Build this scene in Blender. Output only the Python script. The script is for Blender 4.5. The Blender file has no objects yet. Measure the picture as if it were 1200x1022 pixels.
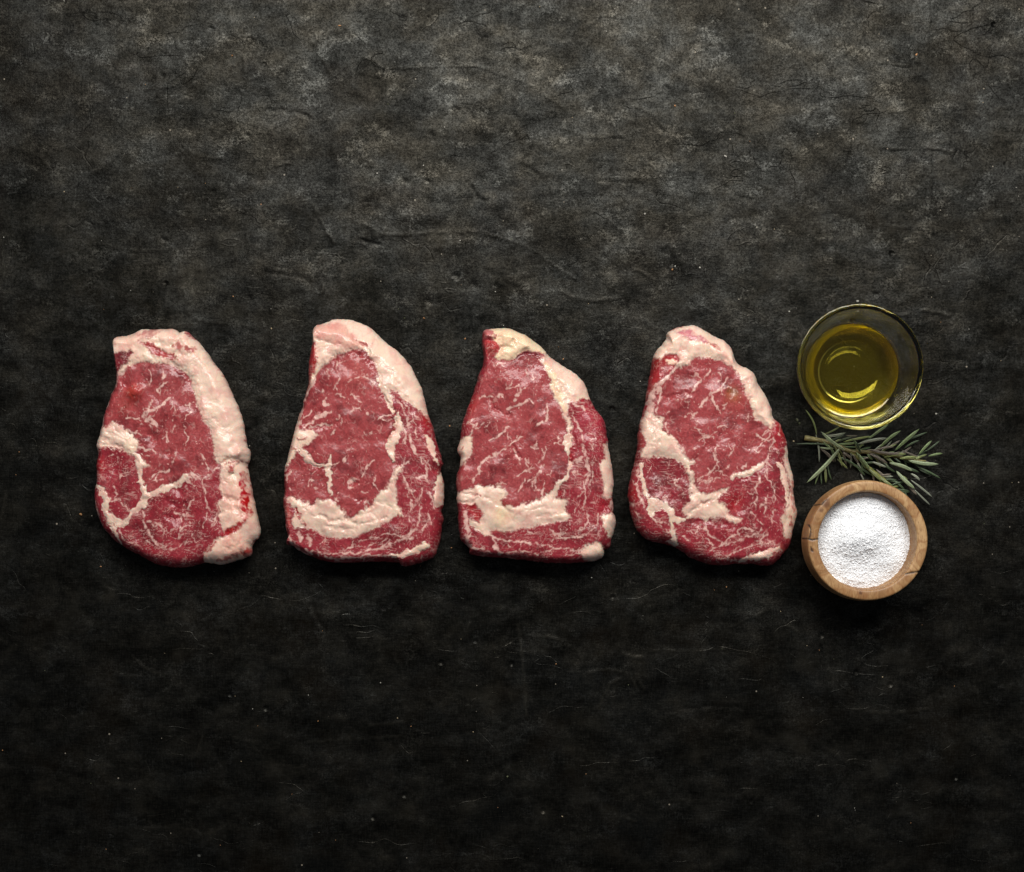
import bpy, math, random
import numpy as np

# ------------------------------------------------------------------ camera, light, exposure
S = bpy.context.scene
PX = 0.00065                      # metres on the tabletop per photograph pixel
H = 1.25                          # camera height
CAMY = 620.0                      # photograph row the lens is above
cam_d = bpy.data.cameras.new('camera'); cam = bpy.data.objects.new('camera', cam_d)
S.collection.objects.link(cam); S.camera = cam
cam.location = (0, (511-CAMY)*PX, H)
cam_d.sensor_width = 36.0; cam_d.lens = 36.0*H/(1200*PX)
cam_d.shift_y = (CAMY-511)/1200.0
cam_d.clip_start = 0.01; cam_d.clip_end = 50

W = bpy.data.worlds.new('World'); S.world = W; W.use_nodes = True
bg = W.node_tree.nodes['Background']
bg.inputs[0].default_value = (0.80, 0.88, 1.0, 1); bg.inputs[1].default_value = 0.095

def area(name, loc, target, sx, sy, power, col):
    d = bpy.data.lights.new(name, 'AREA'); d.shape = 'RECTANGLE'; d.size = sx; d.size_y = sy
    d.energy = power; d.color = col
    o = bpy.data.objects.new(name, d); S.collection.objects.link(o); o.location = loc
    from mathutils import Vector
    o.rotation_euler = (Vector(target)-Vector(loc)).to_track_quat('-Z', 'Y').to_euler()
    return o
area('window_light', (0.09, 0.70, 1.00), (0.03, -0.02, 0.0), 1.30, 0.50, 24.0, (1.0, 0.965, 0.92))

S.view_settings.view_transform = 'Standard'; S.view_settings.look = 'None'
S.view_settings.exposure = 0.0; S.view_settings.gamma = 1.0; S.view_settings.use_curve_mapping = False
S.render.engine = 'CYCLES'
S.cycles.use_denoising = True
S.cycles.volume_bounces = 5; S.cycles.max_bounces = 14; S.cycles.transmission_bounces = 12; S.cycles.glossy_bounces = 6
S.cycles.caustics_refractive = True; S.cycles.caustics_reflective = True
S.cycles.sample_clamp_indirect = 6.0

# ------------------------------------------------------------------ helpers
C = S.collection
def world(px, py, z=0.0):
    """photograph pixel -> world xy of the point at height z"""
    x = (np.asarray(px, float)-600)*PX; y = (511-np.asarray(py, float))*PX
    cy = (511-CAMY)*PX; k = (H-z)/H
    return x*k, cy+(y-cy)*k

rng_master = np.random.RandomState(7)
def _grad_table(seed):
    r = np.random.RandomState(seed); a = r.rand(256)*2*np.pi
    return r.permutation(256), np.cos(a), np.sin(a)
_tabs = {}
def noise(x, y, seed=0):
    if seed not in _tabs: _tabs[seed] = _grad_table(seed+11)
    perm, gx, gy = _tabs[seed]
    xi = np.floor(x).astype(int); yi = np.floor(y).astype(int)
    fx = x-xi; fy = y-yi
    u = fx*fx*fx*(fx*(fx*6-15)+10); v = fy*fy*fy*(fy*(fy*6-15)+10)
    def g(ix, iy, dx, dy):
        h = perm[(perm[ix & 255]+iy) & 255]
        return gx[h]*dx+gy[h]*dy
    a = g(xi, yi, fx, fy); b = g(xi+1, yi, fx-1, fy)
    c = g(xi, yi+1, fx, fy-1); d = g(xi+1, yi+1, fx-1, fy-1)
    return ((a*(1-u)+b*u)*(1-v)+(c*(1-u)+d*u)*v)*1.45
def fbm(x, y, seed=0, o=4):
    s = 0; a = 1.0; t = 0
    for i in range(o):
        s = s+a*noise(x*2**i, y*2**i, seed+i*17); t += a; a *= 0.5
    return s/t
def sstep(a, b, x):
    t = np.clip((x-a)/(b-a), 0, 1); return t*t*(3-2*t)
def lerp(a, b, t): return a+(b-a)*t

def catmull(pts, n, closed=False):
    """resample a polyline (k columns) along a Catmull-Rom spline to n points, even in length"""
    P = np.array(pts, float); m = len(P); out = []
    rngk = range(m if closed else m-1)
    for i in rngk:
        if closed: p0, p1, p2, p3 = P[i-1], P[i], P[(i+1) % m], P[(i+2) % m]
        else: p0, p1, p2, p3 = P[max(i-1, 0)], P[i], P[i+1], P[min(i+2, m-1)]
        for t in np.linspace(0, 1, 12, endpoint=False):
            out.append(0.5*((2*p1)+(-p0+p2)*t+(2*p0-5*p1+4*p2-p3)*t*t+(-p0+3*p1-3*p2+p3)*t**3))
    out.append(P[0] if closed else P[-1])
    Q = np.array(out); L = np.r_[0, np.cumsum(np.hypot(*(np.diff(Q[:, :2], axis=0).T)))]
    tt = np.linspace(0, L[-1], n+1)[:-1] if closed else np.linspace(0, L[-1], n)
    return np.stack([np.interp(tt, L, Q[:, k]) for k in range(Q.shape[1])], 1)

def seg_dist(x, y, pts):
    """distance to a polyline and the interpolated third column"""
    best = np.full(x.shape, 1e9); wv = np.zeros(x.shape)
    for (a, b) in zip(pts[:-1], pts[1:]):
        dx, dy = b[0]-a[0], b[1]-a[1]; L2 = dx*dx+dy*dy+1e-9
        t = np.clip(((x-a[0])*dx+(y-a[1])*dy)/L2, 0, 1)
        d = np.hypot(x-a[0]-t*dx, y-a[1]-t*dy)
        w = a[2]+(b[2]-a[2])*t if len(a) > 2 else 0*t
        k = (d-w) < (best-wv); best = np.where(k, d, best); wv = np.where(k, w, wv)
    return best, wv
def poly_sd(x, y, pts):
    """signed distance to a polygon, positive inside"""
    P = np.array(pts, float)[:, :2]; ins = np.zeros(x.shape, bool)
    best = np.full(x.shape, 1e9)
    for i in range(len(P)):
        a, b = P[i-1], P[i]
        c = ((a[1] > y) != (b[1] > y)) & (x < (b[0]-a[0])*(y-a[1])/(b[1]-a[1]+1e-12)+a[0])
        ins ^= c
        dx, dy = b-a; t = np.clip(((x-a[0])*dx+(y-a[1])*dy)/(dx*dx+dy*dy+1e-9), 0, 1)
        best = np.minimum(best, np.hypot(x-a[0]-t*dx, y-a[1]-t*dy))
    return np.where(ins, best, -best)

def mesh_np(name, V, F, mat, parent=None, col=None, attrs=None, normals=None, smooth=True, link=True):
    """V (n,3), F (m,4) or (m,3) arrays -> linked mesh object"""
    V = np.ascontiguousarray(V, np.float32); F = np.ascontiguousarray(F, np.int32)
    me = bpy.data.meshes.new(name); k = F.shape[1]
    me.vertices.add(len(V)); me.vertices.foreach_set('co', V.ravel())
    me.loops.add(F.size); me.loops.foreach_set('vertex_index', F.ravel())
    me.polygons.add(len(F)); me.polygons.foreach_set('loop_start', np.arange(0, F.size, k, dtype=np.int32))
    me.polygons.foreach_set('loop_total', np.full(len(F), k, np.int32))
    me.polygons.foreach_set('use_smooth', np.full(len(F), smooth))
    me.update(calc_edges=True)
    if col is not None:
        at = me.color_attributes.new('col', 'FLOAT_COLOR', 'POINT')
        at.data.foreach_set('color', np.c_[col, np.ones(len(V))].astype(np.float32).ravel())
    for kk, vv in (attrs or {}).items():
        at = me.attributes.new(kk, 'FLOAT', 'POINT'); at.data.foreach_set('value', vv.astype(np.float32))
    if normals is not None:
        me.normals_split_custom_set_from_vertices([tuple(n) for n in normals.tolist()])
    me.materials.append(mat)
    o = bpy.data.objects.new(name, me)
    if link: C.objects.link(o)
    if parent: o.parent = parent
    return o
def tag(o, label, cat, group=None, kind=None):
    o['label'] = label; o['category'] = cat
    if group: o['group'] = group
    if kind: o['kind'] = kind
    return o
def empty(name, loc):
    o = bpy.data.objects.new(name, None); C.objects.link(o); o.location = loc
    o.empty_display_size = 0.02
    return o
def grid_faces(nr, nc, wrap):
    i = np.arange(nr-1)[:, None]; j = np.arange(nc if wrap else nc-1)[None, :]
    j2 = (j+1) % nc
    return np.stack([i*nc+j, i*nc+j2, (i+1)*nc+j2, (i+1)*nc+j], -1).reshape(-1, 4)
def lathe(prof, n=128):
    """closed-up surface of revolution; prof rows (r,z) from axis to axis or open"""
    a = np.linspace(0, 2*np.pi, n, endpoint=False); P = np.array(prof, float)
    V = np.stack([P[:, 0:1]*np.cos(a), P[:, 0:1]*np.sin(a), P[:, 1:2]+0*a], -1).reshape(-1, 3)
    return V, grid_faces(len(P), n, True)

class NT:
    """tiny node-building helper"""
    def __init__(s, name):
        s.m = bpy.data.materials.new(name); s.m.use_nodes = True; s.t = s.m.node_tree
        s.b = s.t.nodes['Principled BSDF']; s.out = s.t.nodes['Material Output']
    def n(s, typ, ins=None, **kw):
        nd = s.t.nodes.new(typ)
        for k, v in kw.items(): setattr(nd, k, v)
        for k, v in (ins or {}).items(): s.set(nd.inputs[k], v)
        return nd
    def set(s, sock, v):
        if hasattr(v, 'is_output') or isinstance(v, bpy.types.NodeSocket): s.t.links.new(v, sock)
        else: sock.default_value = v
    def P(s, **kw):
        for k, v in kw.items(): s.set(s.b.inputs[k.replace('_', ' ')], v)
    def math(s, op, a, b=0.0, clamp=False):
        nd = s.n('ShaderNodeMath', {0: a, 1: b}, operation=op); nd.use_clamp = clamp; return nd.outputs[0]
    def mix(s, f, a, b, blend='MIX'):
        nd = s.n('ShaderNodeMix', data_type='RGBA', blend_type=blend)
        s.set(nd.inputs[0], f); s.set(nd.inputs[6], a); s.set(nd.inputs[7], b); return nd.outputs[2]
    def ramp(s, f, stops):
        nd = s.n('ShaderNodeValToRGB', {0: f}); e = nd.color_ramp.elements
        while len(e) < len(stops): e.new(0.5)
        for k, (p, c) in enumerate(stops):
            e[k].position = p; e[k].color = c if len(c) == 4 else (*c, 1)
        return nd.outputs[0]
    def mapr(s, f, a, b, c=0.0, d=1.0):
        return s.n('ShaderNodeMapRange', {0: f, 1: a, 2: b, 3: c, 4: d}).outputs[0]
    def noise(s, vec, scale, detail=4, rough=0.55, dist=0.0):
        nd = s.n('ShaderNodeTexNoise', {'Vector': vec, 'Scale': scale, 'Detail': detail, 'Roughness': rough, 'Distortion': dist})
        return nd.outputs[0]
    def coord(s, kind='Object'): return s.n('ShaderNodeTexCoord').outputs[kind]
    def scale(s, vec, sc, rot=(0, 0, 0), loc=(0, 0, 0)):
        return s.n('ShaderNodeMapping', {'Vector': vec, 'Scale': sc, 'Rotation': rot, 'Location': loc}).outputs[0]
    def bump(s, h, dist, strength=1.0, normal=None):
        ins = {'Height': h, 'Distance': dist, 'Strength': strength}
        if normal is not None: ins['Normal'] = normal
        return s.n('ShaderNodeBump', ins).outputs[0]

# ------------------------------------------------------------------ materials
def mat_table():
    m = NT('dark_plaster'); co = m.coord()
    at = m.n('ShaderNodeAttribute', attribute_name='dust').outputs['Fac']
    big = m.noise(co, 9, 5, 0.6, 0.1)
    mid = m.noise(m.scale(co, (1, 1.5, 1)), 34, 7, 0.68, 0.12)
    fine = m.noise(co, 620, 4, 0.75)
    weave_h = m.noise(m.scale(co, (120, 900, 120)), 1.0, 3, 0.6)
    weave_v = m.noise(m.scale(co, (900, 140, 140)), 1.0, 3, 0.6)
    weave = m.math('MULTIPLY', m.math('ADD', weave_h, weave_v), 0.5)
    base = m.ramp(mid, [(0.32, (0.0011, 0.0011, 0.0010)), (0.48, (0.0024, 0.0024, 0.0021)), (0.60, (0.0052, 0.0049, 0.0040)), (0.75, (0.014, 0.0125, 0.0095))])
    warm = m.mapr(m.noise(co, 17, 4, 0.6), 0.52, 0.72)
    base = m.mix(m.math('MULTIPLY', warm, 0.55), base, (0.0058, 0.0041, 0.0024, 1))
    cool = m.mapr(m.noise(m.scale(co, (1, 1, 1), loc=(3.1, 1.7, 0)), 13, 4, 0.6), 0.54, 0.72)
    base = m.mix(m.math('MULTIPLY', cool, 0.5), base, (0.0036, 0.0042, 0.0044, 1))
    base = m.mix(m.mapr(weave, 0.45, 0.72, 0.0, 0.6), base, (0.0085, 0.0080, 0.0066, 1), 'MIX')
    base = m.mix(at, base, (0.040, 0.037, 0.029, 1))
    # tiny pale mineral flecks set in the plaster
    vor = m.n('ShaderNodeTexVoronoi', {'Vector': co, 'Scale': 150.0}, feature='F1')
    sel = m.n('ShaderNodeSeparateColor', {0: vor.outputs['Color']})
    spot = m.math('MULTIPLY', m.math('LESS_THAN', vor.outputs['Distance'], m.math('MULTIPLY', sel.outputs[1], 0.11)), m.math('GREATER_THAN', sel.outputs[0], 0.90))
    base = m.mix(m.math('MULTIPLY', spot, 0.8), base, m.mix(sel.outputs[2], (0.26, 0.15, 0.065, 1), (0.24, 0.22, 0.18, 1)))
    rough = m.math('ADD', m.mapr(mid, 0.3, 0.7, 0.33, 0.43), m.mapr(big, 0.35, 0.65, -0.03, 0.04))
    rough = m.math('ADD', rough, m.mapr(weave, 0.3, 0.7, -0.05, 0.05))
    h1 = m.bump(mid, 0.0008, 0.5)
    h2 = m.bump(weave, 0.00014, 0.75, h1)
    h3 = m.bump(fine, 0.00016, 0.8, h2)
    ln = m.noise(m.scale(co, (1, 2.2, 1), loc=(2, 5, 0)), 11, 3, 0.5)
    line = m.mapr(m.math('ABSOLUTE', m.math('SUBTRACT', ln, 0.5)), 0.0, 0.006, 1.0, 0.0)
    line = m.math('MULTIPLY', line, m.mapr(m.noise(co, 21, 3, 0.6), 0.52, 0.60))
    ln2 = m.noise(m.scale(co, (1.6, 1, 1), loc=(12, 3, 0)), 17, 2, 0.5)
    line2 = m.math('MULTIPLY', m.mapr(m.math('ABSOLUTE', m.math('SUBTRACT', ln2, 0.47)), 0.0, 0.007, 1.0, 0.0), m.mapr(m.noise(co, 26, 3, 0.6), 0.55, 0.62))
    h3 = m.bump(m.math('SUBTRACT', line, line2), 0.00022, 0.7, h3)
    pit = m.n('ShaderNodeTexVoronoi', {'Vector': co, 'Scale': 38.0, 'Randomness': 1.0}, feature='F1')
    ps = m.n('ShaderNodeSeparateColor', {0: pit.outputs['Color']})
    pith = m.math('MULTIPLY', m.mapr(pit.outputs['Distance'], 0.03, 0.10, -1.0, 0.0), m.math('GREATER_THAN', ps.outputs[0], 0.80))
    h4 = m.bump(pith, 0.0011, 0.9, h3)
    sm = m.noise(m.scale(co, (1, 1.2, 1)), 85, 8, 0.80, 0.1)
    spec = m.math('MULTIPLY', m.mapr(sm, 0.34, 0.66, 0.25, 1.0), m.mapr(mid, 0.34, 0.66, 0.20, 0.62))
    spec = m.math('MULTIPLY', spec, m.mapr(m.noise(m.scale(co, (1, 1.3, 1), loc=(5, 2, 0)), 15, 5, 0.6, 0.1), 0.36, 0.66, 0.55, 1.3))
    tcol = m.mix(m.mapr(m.noise(m.scale(co, (1, 1.2, 1), loc=(1, 7, 0)), 24, 5, 0.62), 0.40, 0.62), (0.97, 0.99, 0.92, 1), (1.0, 0.93, 0.76, 1))
    m.set(m.b.inputs['Specular Tint'], tcol)
    grit = m.noise(co, 820, 3, 0.8)
    spec = m.math('MULTIPLY', spec, m.mapr(grit, 0.40, 0.62, 0.40, 1.7))
    scuff = m.math('MULTIPLY', m.mapr(m.noise(m.scale(co, (1, 1.4, 1), loc=(9, 4, 2)), 30, 9, 0.82), 0.545, 0.60), m.mapr(grit, 0.42, 0.56))
    spec = m.math('ADD', spec, m.math('MULTIPLY', scuff, 0.55))
    spec = m.math('MULTIPLY', spec, m.mapr(weave, 0.35, 0.65, 0.75, 1.25))
    m.P(Base_Color=base, Roughness=rough, Normal=h4, Specular_IOR_Level=m.math('MULTIPLY', spec, 0.60))
    return m.m
def mat_meat():
    m = NT('raw_beef'); co = m.coord()
    col = m.n('ShaderNodeAttribute', attribute_name='col').outputs['Color']
    fat = m.n('ShaderNodeAttribute', attribute_name='fat').outputs['Fac']
    f1 = m.noise(co, 900, 4, 0.65, 0.5)
    f2 = m.noise(co, 260, 5, 0.6, 0.8)
    col = m.mix(m.mapr(fat, 0.0, 1.0, 1.0, 0.3), col, m.ramp(f1, [(0.25, (0.78, 0.74, 0.74)), (0.55, (1.0, 1.0, 1.0)), (0.8, (1.13, 1.2, 1.2))]), 'MULTIPLY')
    rl = m.mapr(f2, 0.3, 0.7, 0.36, 0.52)
    rough = m.math('ADD', rl, m.math('MULTIPLY', fat, 0.06))
    lean = m.math('SUBTRACT', 1.0, m.math('MULTIPLY', fat, 0.7))
    n1 = m.bump(m.math('MULTIPLY', f2, lean), 0.0007, 0.5)
    n2 = m.bump(m.math('MULTIPLY', f1, lean), 0.00032, 0.5, n1)
    m.P(Base_Color=col, Roughness=rough, Normal=n2)
    m.b.inputs['Specular IOR Level'].default_value = 0.20
    m.P(Subsurface_Weight=m.mapr(fat, 0.0, 1.0, 0.35, 0.75), Subsurface_Radius=(1.0, 0.38, 0.28), Subsurface_Scale=0.0013)
    film = m.mapr(m.noise(co, 75, 3, 0.6), 0.35, 0.6, 0.30, 1.0)
    f3 = m.noise(co, 330, 3, 0.6, 0.3)
    m.P(Coat_Weight=film, Coat_Roughness=0.11, Coat_IOR=1.40, Coat_Normal=m.bump(f3, 0.0006, 0.55))
    return m.m
def mat_glass():
    m = NT('clear_glass')
    m.P(Base_Color=(0.985, 0.995, 0.985, 1), Roughness=0.0, IOR=1.5, Transmission_Weight=1.0)
    return m.m
def mat_oil():
    m = NT('olive_oil_liquid')
    m.P(Base_Color=(1, 1, 1, 1), Roughness=0.0, IOR=1.468, Transmission_Weight=1.0)
    v = m.n('ShaderNodeVolumeAbsorption', {'Color': (0.985, 0.915, 0.0, 1), 'Density': 115.0})
    w = m.n('ShaderNodeVolumeScatter', {'Color': (1.0, 0.86, 0.05, 1), 'Density': 9.0})
    a = m.n('ShaderNodeAddShader'); m.t.links.new(v.outputs[0], a.inputs[0]); m.t.links.new(w.outputs[0], a.inputs[1])
    m.t.links.new(a.outputs[0], m.out.inputs['Volume'])
    return m.m
def mat_wood():
    m = NT('olive_wood'); co = m.coord()
    crack = m.n('ShaderNodeAttribute', attribute_name='crack').outputs['Fac']
    knot = m.n('ShaderNodeAttribute', attribute_name='knot').outputs['Fac']
    warp = m.noise(co, 22, 3, 0.5)
    v = m.n('ShaderNodeVectorMath', {0: m.scale(co, (55, 14, 30), rot=(0, 0.2, math.radians(-62))), 1: m.n('ShaderNodeCombineXYZ', {0: m.math('MULTIPLY', warp, 7.0)}).outputs[0]}, operation='ADD').outputs[0]
    grain = m.noise(v, 1.0, 5, 0.62, 0.5)
    rings = m.n('ShaderNodeTexWave', {'Vector': v, 'Scale': 0.62, 'Distortion': 5.0, 'Detail': 3.0, 'Detail Scale': 0.9}).outputs['Fac']
    fine = m.noise(m.scale(co, (1500, 260, 700), rot=(0, 0.2, math.radians(-62))), 1.0, 4, 0.6)
    c = m.ramp(grain, [(0.25, (0.20, 0.092, 0.033)), (0.45, (0.37, 0.205, 0.085)), (0.60, (0.50, 0.310, 0.142)), (0.8, (0.56, 0.37, 0.20))])
    c = m.mix(m.mapr(rings, 0.62, 0.95, 0.0, 0.55), c, (0.27, 0.115, 0.038, 1))
    c = m.mix(m.mapr(fine, 0.50, 0.66, 0.0, 0.7), c, (0.20, 0.088, 0.032, 1))
    c = m.mix(m.math('MULTIPLY', knot, 0.85), c, (0.085, 0.030, 0.012, 1))
    c = m.mix(crack, c, (0.012, 0.006, 0.004, 1))
    n = m.bump(fine, 0.0002, 0.5); n = m.bump(grain, 0.0006, 0.3, n)
    m.P(Base_Color=c, Roughness=m.mapr(grain, 0.3, 0.7, 0.40, 0.58), Normal=n)
    return m.m
def mat_salt():
    m = NT('salt_crystal')
    m.P(Base_Color=(0.93, 0.945, 0.965, 1), Roughness=0.3)
    m.b.inputs['Specular IOR Level'].default_value = 0.6
    return m.m
def mat_leaf():
    m = NT('rosemary_leaf'); co = m.coord()
    col = m.n('ShaderNodeAttribute', attribute_name='col').outputs['Color']
    f = m.noise(co, 1400, 3, 0.6)
    c = m.mix(1.0, col, m.ramp(f, [(0.3, (0.7, 0.72, 0.7)), (0.7, (1.18, 1.15, 1.15))]), 'MULTIPLY')
    m.P(Base_Color=c, Roughness=0.42, Normal=m.bump(f, 0.0002, 0.5))
    return m.m
def mat_crumb():
    m = NT('crumb_grain'); co = m.coord()
    col = m.n('ShaderNodeAttribute', attribute_name='col').outputs['Color']
    m.P(Base_Color=col, Roughness=0.6)
    return m.m
M_table, M_meat, M_glass, M_oil, M_wood, M_salt, M_leaf, M_crumb = mat_table(), mat_meat(), mat_glass(), mat_oil(), mat_wood(), mat_salt(), mat_leaf(), mat_crumb()

# ------------------------------------------------------------------ tabletop: one trowelled sheet with real ridges and pits
def build_table():
    def axis(lo, hi, step, lim):
        core = np.arange(lo, hi+step, step); out = [core]
        g = step; x = core[-1]; r = []
        while x < lim: g *= 1.25; x += g; r.append(x)
        g = step; x = core[0]; l = []
        while x > -lim: g *= 1.25; x -= g; l.append(x)
        return np.r_[l[::-1], core, r]
    gx = axis(-20, 1220, 1.9, 3400); gy = axis(-20, 1042, 1.9, 3400)
    X, Y = np.meshgrid(gx, gy); Z = np.zeros_like(X); D = np.zeros_like(X)
    wx = X+6*noise(X/40, Y/40, 3); wy = Y+6*noise(X/40, Y/40, 5)
    Z += 0.25*fbm(X/150, Y/110, 21, 4)+0.10*fbm(X/34, Y/26, 31, 3)
    # trowel ridges, dents and scratches read off the photograph: (points, half width px, height mm)
    top = [([(427, 67), (440, 72), (452, 79), (480, 79), (520, 77), (560, 76)], 2.2, 0.55),
           ([(420, 88), (432, 92), (442, 93)], 2.5, -0.7),
           ([(560, 78), (600, 90), (625, 101), (645, 116), (672, 134)], 2.0, 0.45),
           ([(745, 125), (762, 132), (778, 150)], 1.8, 0.6), ([(552, 26), (562, 42), (572, 44)], 2.2, -0.6),
           ([(612, 0), (628, 9), (640, 22), (641, 30)], 2.0, -0.55), ([(365, 46), (378, 70), (391, 91)], 1.6, 0.5),
           ([(313, 128), (335, 130), (357, 134), (362, 139)], 2.4, -0.55), ([(1032, 72), (1045, 74), (1066, 76)], 2.2, 0.65),
           ([(1033, 172), (1048, 173), (1062, 173)], 1.8, 0.55), ([(1088, 172), (1102, 175), (1118, 179)], 2.0, 0.6),
           ([(1086, -10), (1089, 20), (1086, 60)], 1.5, 0.4), ([(384, 140), (381, 150)], 2.2, 0.7),
           ([(413, 48), (411, 56)], 2.0, 0.6), ([(285, 64), (287, 72), (286, 86)], 1.6, 0.5), ([(215, 60), (206, 52), (218, 58)], 1.5, 0.3),
           ([(215, 170), (230, 182), (262, 186)], 2.2, 0.3), ([(700, 22), (740, 24), (752, 28)], 2.0, -0.4),
           ([(660, 150), (690, 160), (730, 158)], 2.0, 0.35), ([(850, 24), (862, 34), (880, 40)], 2.0, -0.45),
           ([(888, 20), (906, 26)], 2.2, 0.5), ([(962, 40), (975, 52), (986, 62)], 2.2, -0.5), ([(120, 95), (160, 104), (205, 100)], 1.8, 0.3),
           ([(470, 20), (474, 22)], 3.4, -0.9), ([(500, 20), (503, 22)], 2.6, -0.8), ([(534, 129), (536, 131)], 4.5, -0.9), ([(553, 136), (556, 139)], 4.2, -0.8),
           ([(505, 157), (508, 160)], 3.2, -0.8), ([(780, 102), (783, 105)], 3.4, -1.0), ([(703, 108), (705, 110)], 3.0, -0.7), ([(246, 33), (249, 34)], 3.0, -0.8),
           ([(188, 87), (191, 89)], 3.4, -0.8), ([(289, 158), (291, 160)], 2.6, -0.8), ([(1026, 148), (1031, 150)], 3.0, -0.7)]
    low = [([(608, 732), (613, 780), (617, 838)], 2.6, 0.6), ([(601, 737), (599, 790), (602, 820)], 2.0, -0.5), ([(690, 788), (719, 785), (739, 795), (745, 806)], 2.0, 0.6),
           ([(729, 766), (740, 769), (752, 771)], 2.4, 0.6), ([(700, 830), (710, 812), (716, 800)], 2.0, 0.5), ([(545, 742), (550, 730)], 2.2, 0.6),
           ([(760, 762), (800, 763), (850, 760)], 1.6, 0.3), ([(770, 940), (800, 938), (838, 940)], 1.6, 0.35), ([(720, 955), (745, 962)], 2.2, 0.45),
           ([(360, 870), (400, 867), (475, 862)], 1.6, 0.35), ([(140, 970), (160, 971), (195, 970)], 1.4, 0.45), ([(330, 898), (360, 899)], 1.6, 0.4),
           ([(1000, 830), (1040, 836), (1090, 830)], 2.0, 0.4), ([(780, 835), (830, 828), (870, 830)], 3.0, -0.4), ([(365, 710), (372, 725), (378, 735)], 4.0, -0.7),
           ([(432, 850), (475, 846)], 2.0, 0.4), ([(855, 735), (905, 713)], 1.8, 0.3), ([(640, 745), (660, 752)], 2.0, 0.5), ([(450, 712), (444, 720)], 3.0, -0.7)]
    allr = list(top)
    rs = np.random.RandomState(5)
    for pts, w, h in top:      # the trowel left the same kind of marks again further down the board
        jx, jy = rs.uniform(-4, 4), 193+rs.uniform(-3, 3)
        allr.append(([(x+jx, y+jy) for x, y in pts], w, h*rs.uniform(0.7, 1.0)))
    allr += low
    for k in range(70):        # short random nicks, everywhere
        x, y = rs.uniform(-20, 1220), rs.uniform(-20, 1042); a = rs.normal(0, 0.5)+(1.57 if rs.rand() < .25 else 0); L = rs.uniform(4, 34)
        allr.append(([(x, y), (x+L*.5*math.cos(a), y+L*.5*math.sin(a)+rs.uniform(-3, 3)), (x+L*math.cos(a), y+L*math.sin(a))], rs.uniform(1.4, 2.4), rs.choice([-1, 1])*rs.uniform(.2, .5)))
    for pts, w, h in allr:
        P = catmull([(x, y, w) for x, y in pts], max(6, len(pts)*5))
        x0, x1, y0, y1 = P[:, 0].min()-14, P[:, 0].max()+14, P[:, 1].min()-14, P[:, 1].max()+14
        i0, i1 = np.searchsorted(gx, [x0, x1]); j0, j1 = np.searchsorted(gy, [y0, y1])
        if i1-i0 < 2 or j1-j0 < 2: continue
        sl = (slice(j0, j1), slice(i0, i1))
        d, ww = seg_dist(X[sl]+1.5*noise(X[sl]/9, Y[sl]/9, 8), Y[sl]+1.5*noise(X[sl]/9, Y[sl]/9, 9), [tuple(p) for p in P])
        e = np.exp(-(d/np.maximum(ww*0.6, 1.1))**2)*(0.6+0.6*noise(X[sl]/14, Y[sl]/14, 12)+0.2)
        Z[sl] += 1.05*h*e
        if h > 0: D[sl] = np.maximum(D[sl], 0.25*e*(h/0.6))
    # scuffed paler patches
    for (x, y, rx, ry, a) in [(520, 85, 26, 12, .55), (510, 145, 22, 8, .45), (395, 27, 12, 5, .5), (520, 278, 26, 12, .5), (510, 330, 22, 8, .4), (1010, 155, 22, 16, .35), (935, 58, 40, 16, .35), (945, 245, 40, 12, .35),
                              (885, 155, 18, 6, .5), (770, 30, 40, 18, .35), (800, 130, 26, 16, .35), (400, 130, 26, 14, .3), (275, 85, 14, 16, .4), (270, 280, 16, 18, .4), (230, 320, 26, 34, .35), (840, 255, 40, 26, .3), (900, 330, 30, 24, .35),
                              (660, 185, 34, 20, .3), (650, 330, 60, 20, .25), (1050, 265, 24, 12, .35), (120, 80, 40, 24, .22)]:
        q = np.exp(-((X-x)/rx)**2-((Y-y)/ry)**2)
        D = np.maximum(D, a*q*sstep(-0.1, 0.6, fbm(X/11, Y/8, 41, 3)+0.25))
    D = np.maximum(D, 0.16*sstep(0.18, 0.6, fbm(wx/60, wy/42, 51, 5)))
    x, y = world(X, Y)
    o = mesh_np('tabletop', np.stack([x, y, Z*0.001-0.0006], -1).reshape(-1, 3), grid_faces(len(gy), len(gx), False)[:, ::-1], M_table, attrs={'dust': np.clip(D, 0, 1).ravel()})
    tag(o, 'dark grey rough plastered tabletop under everything', 'tabletop', kind='structure')
build_table()

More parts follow.
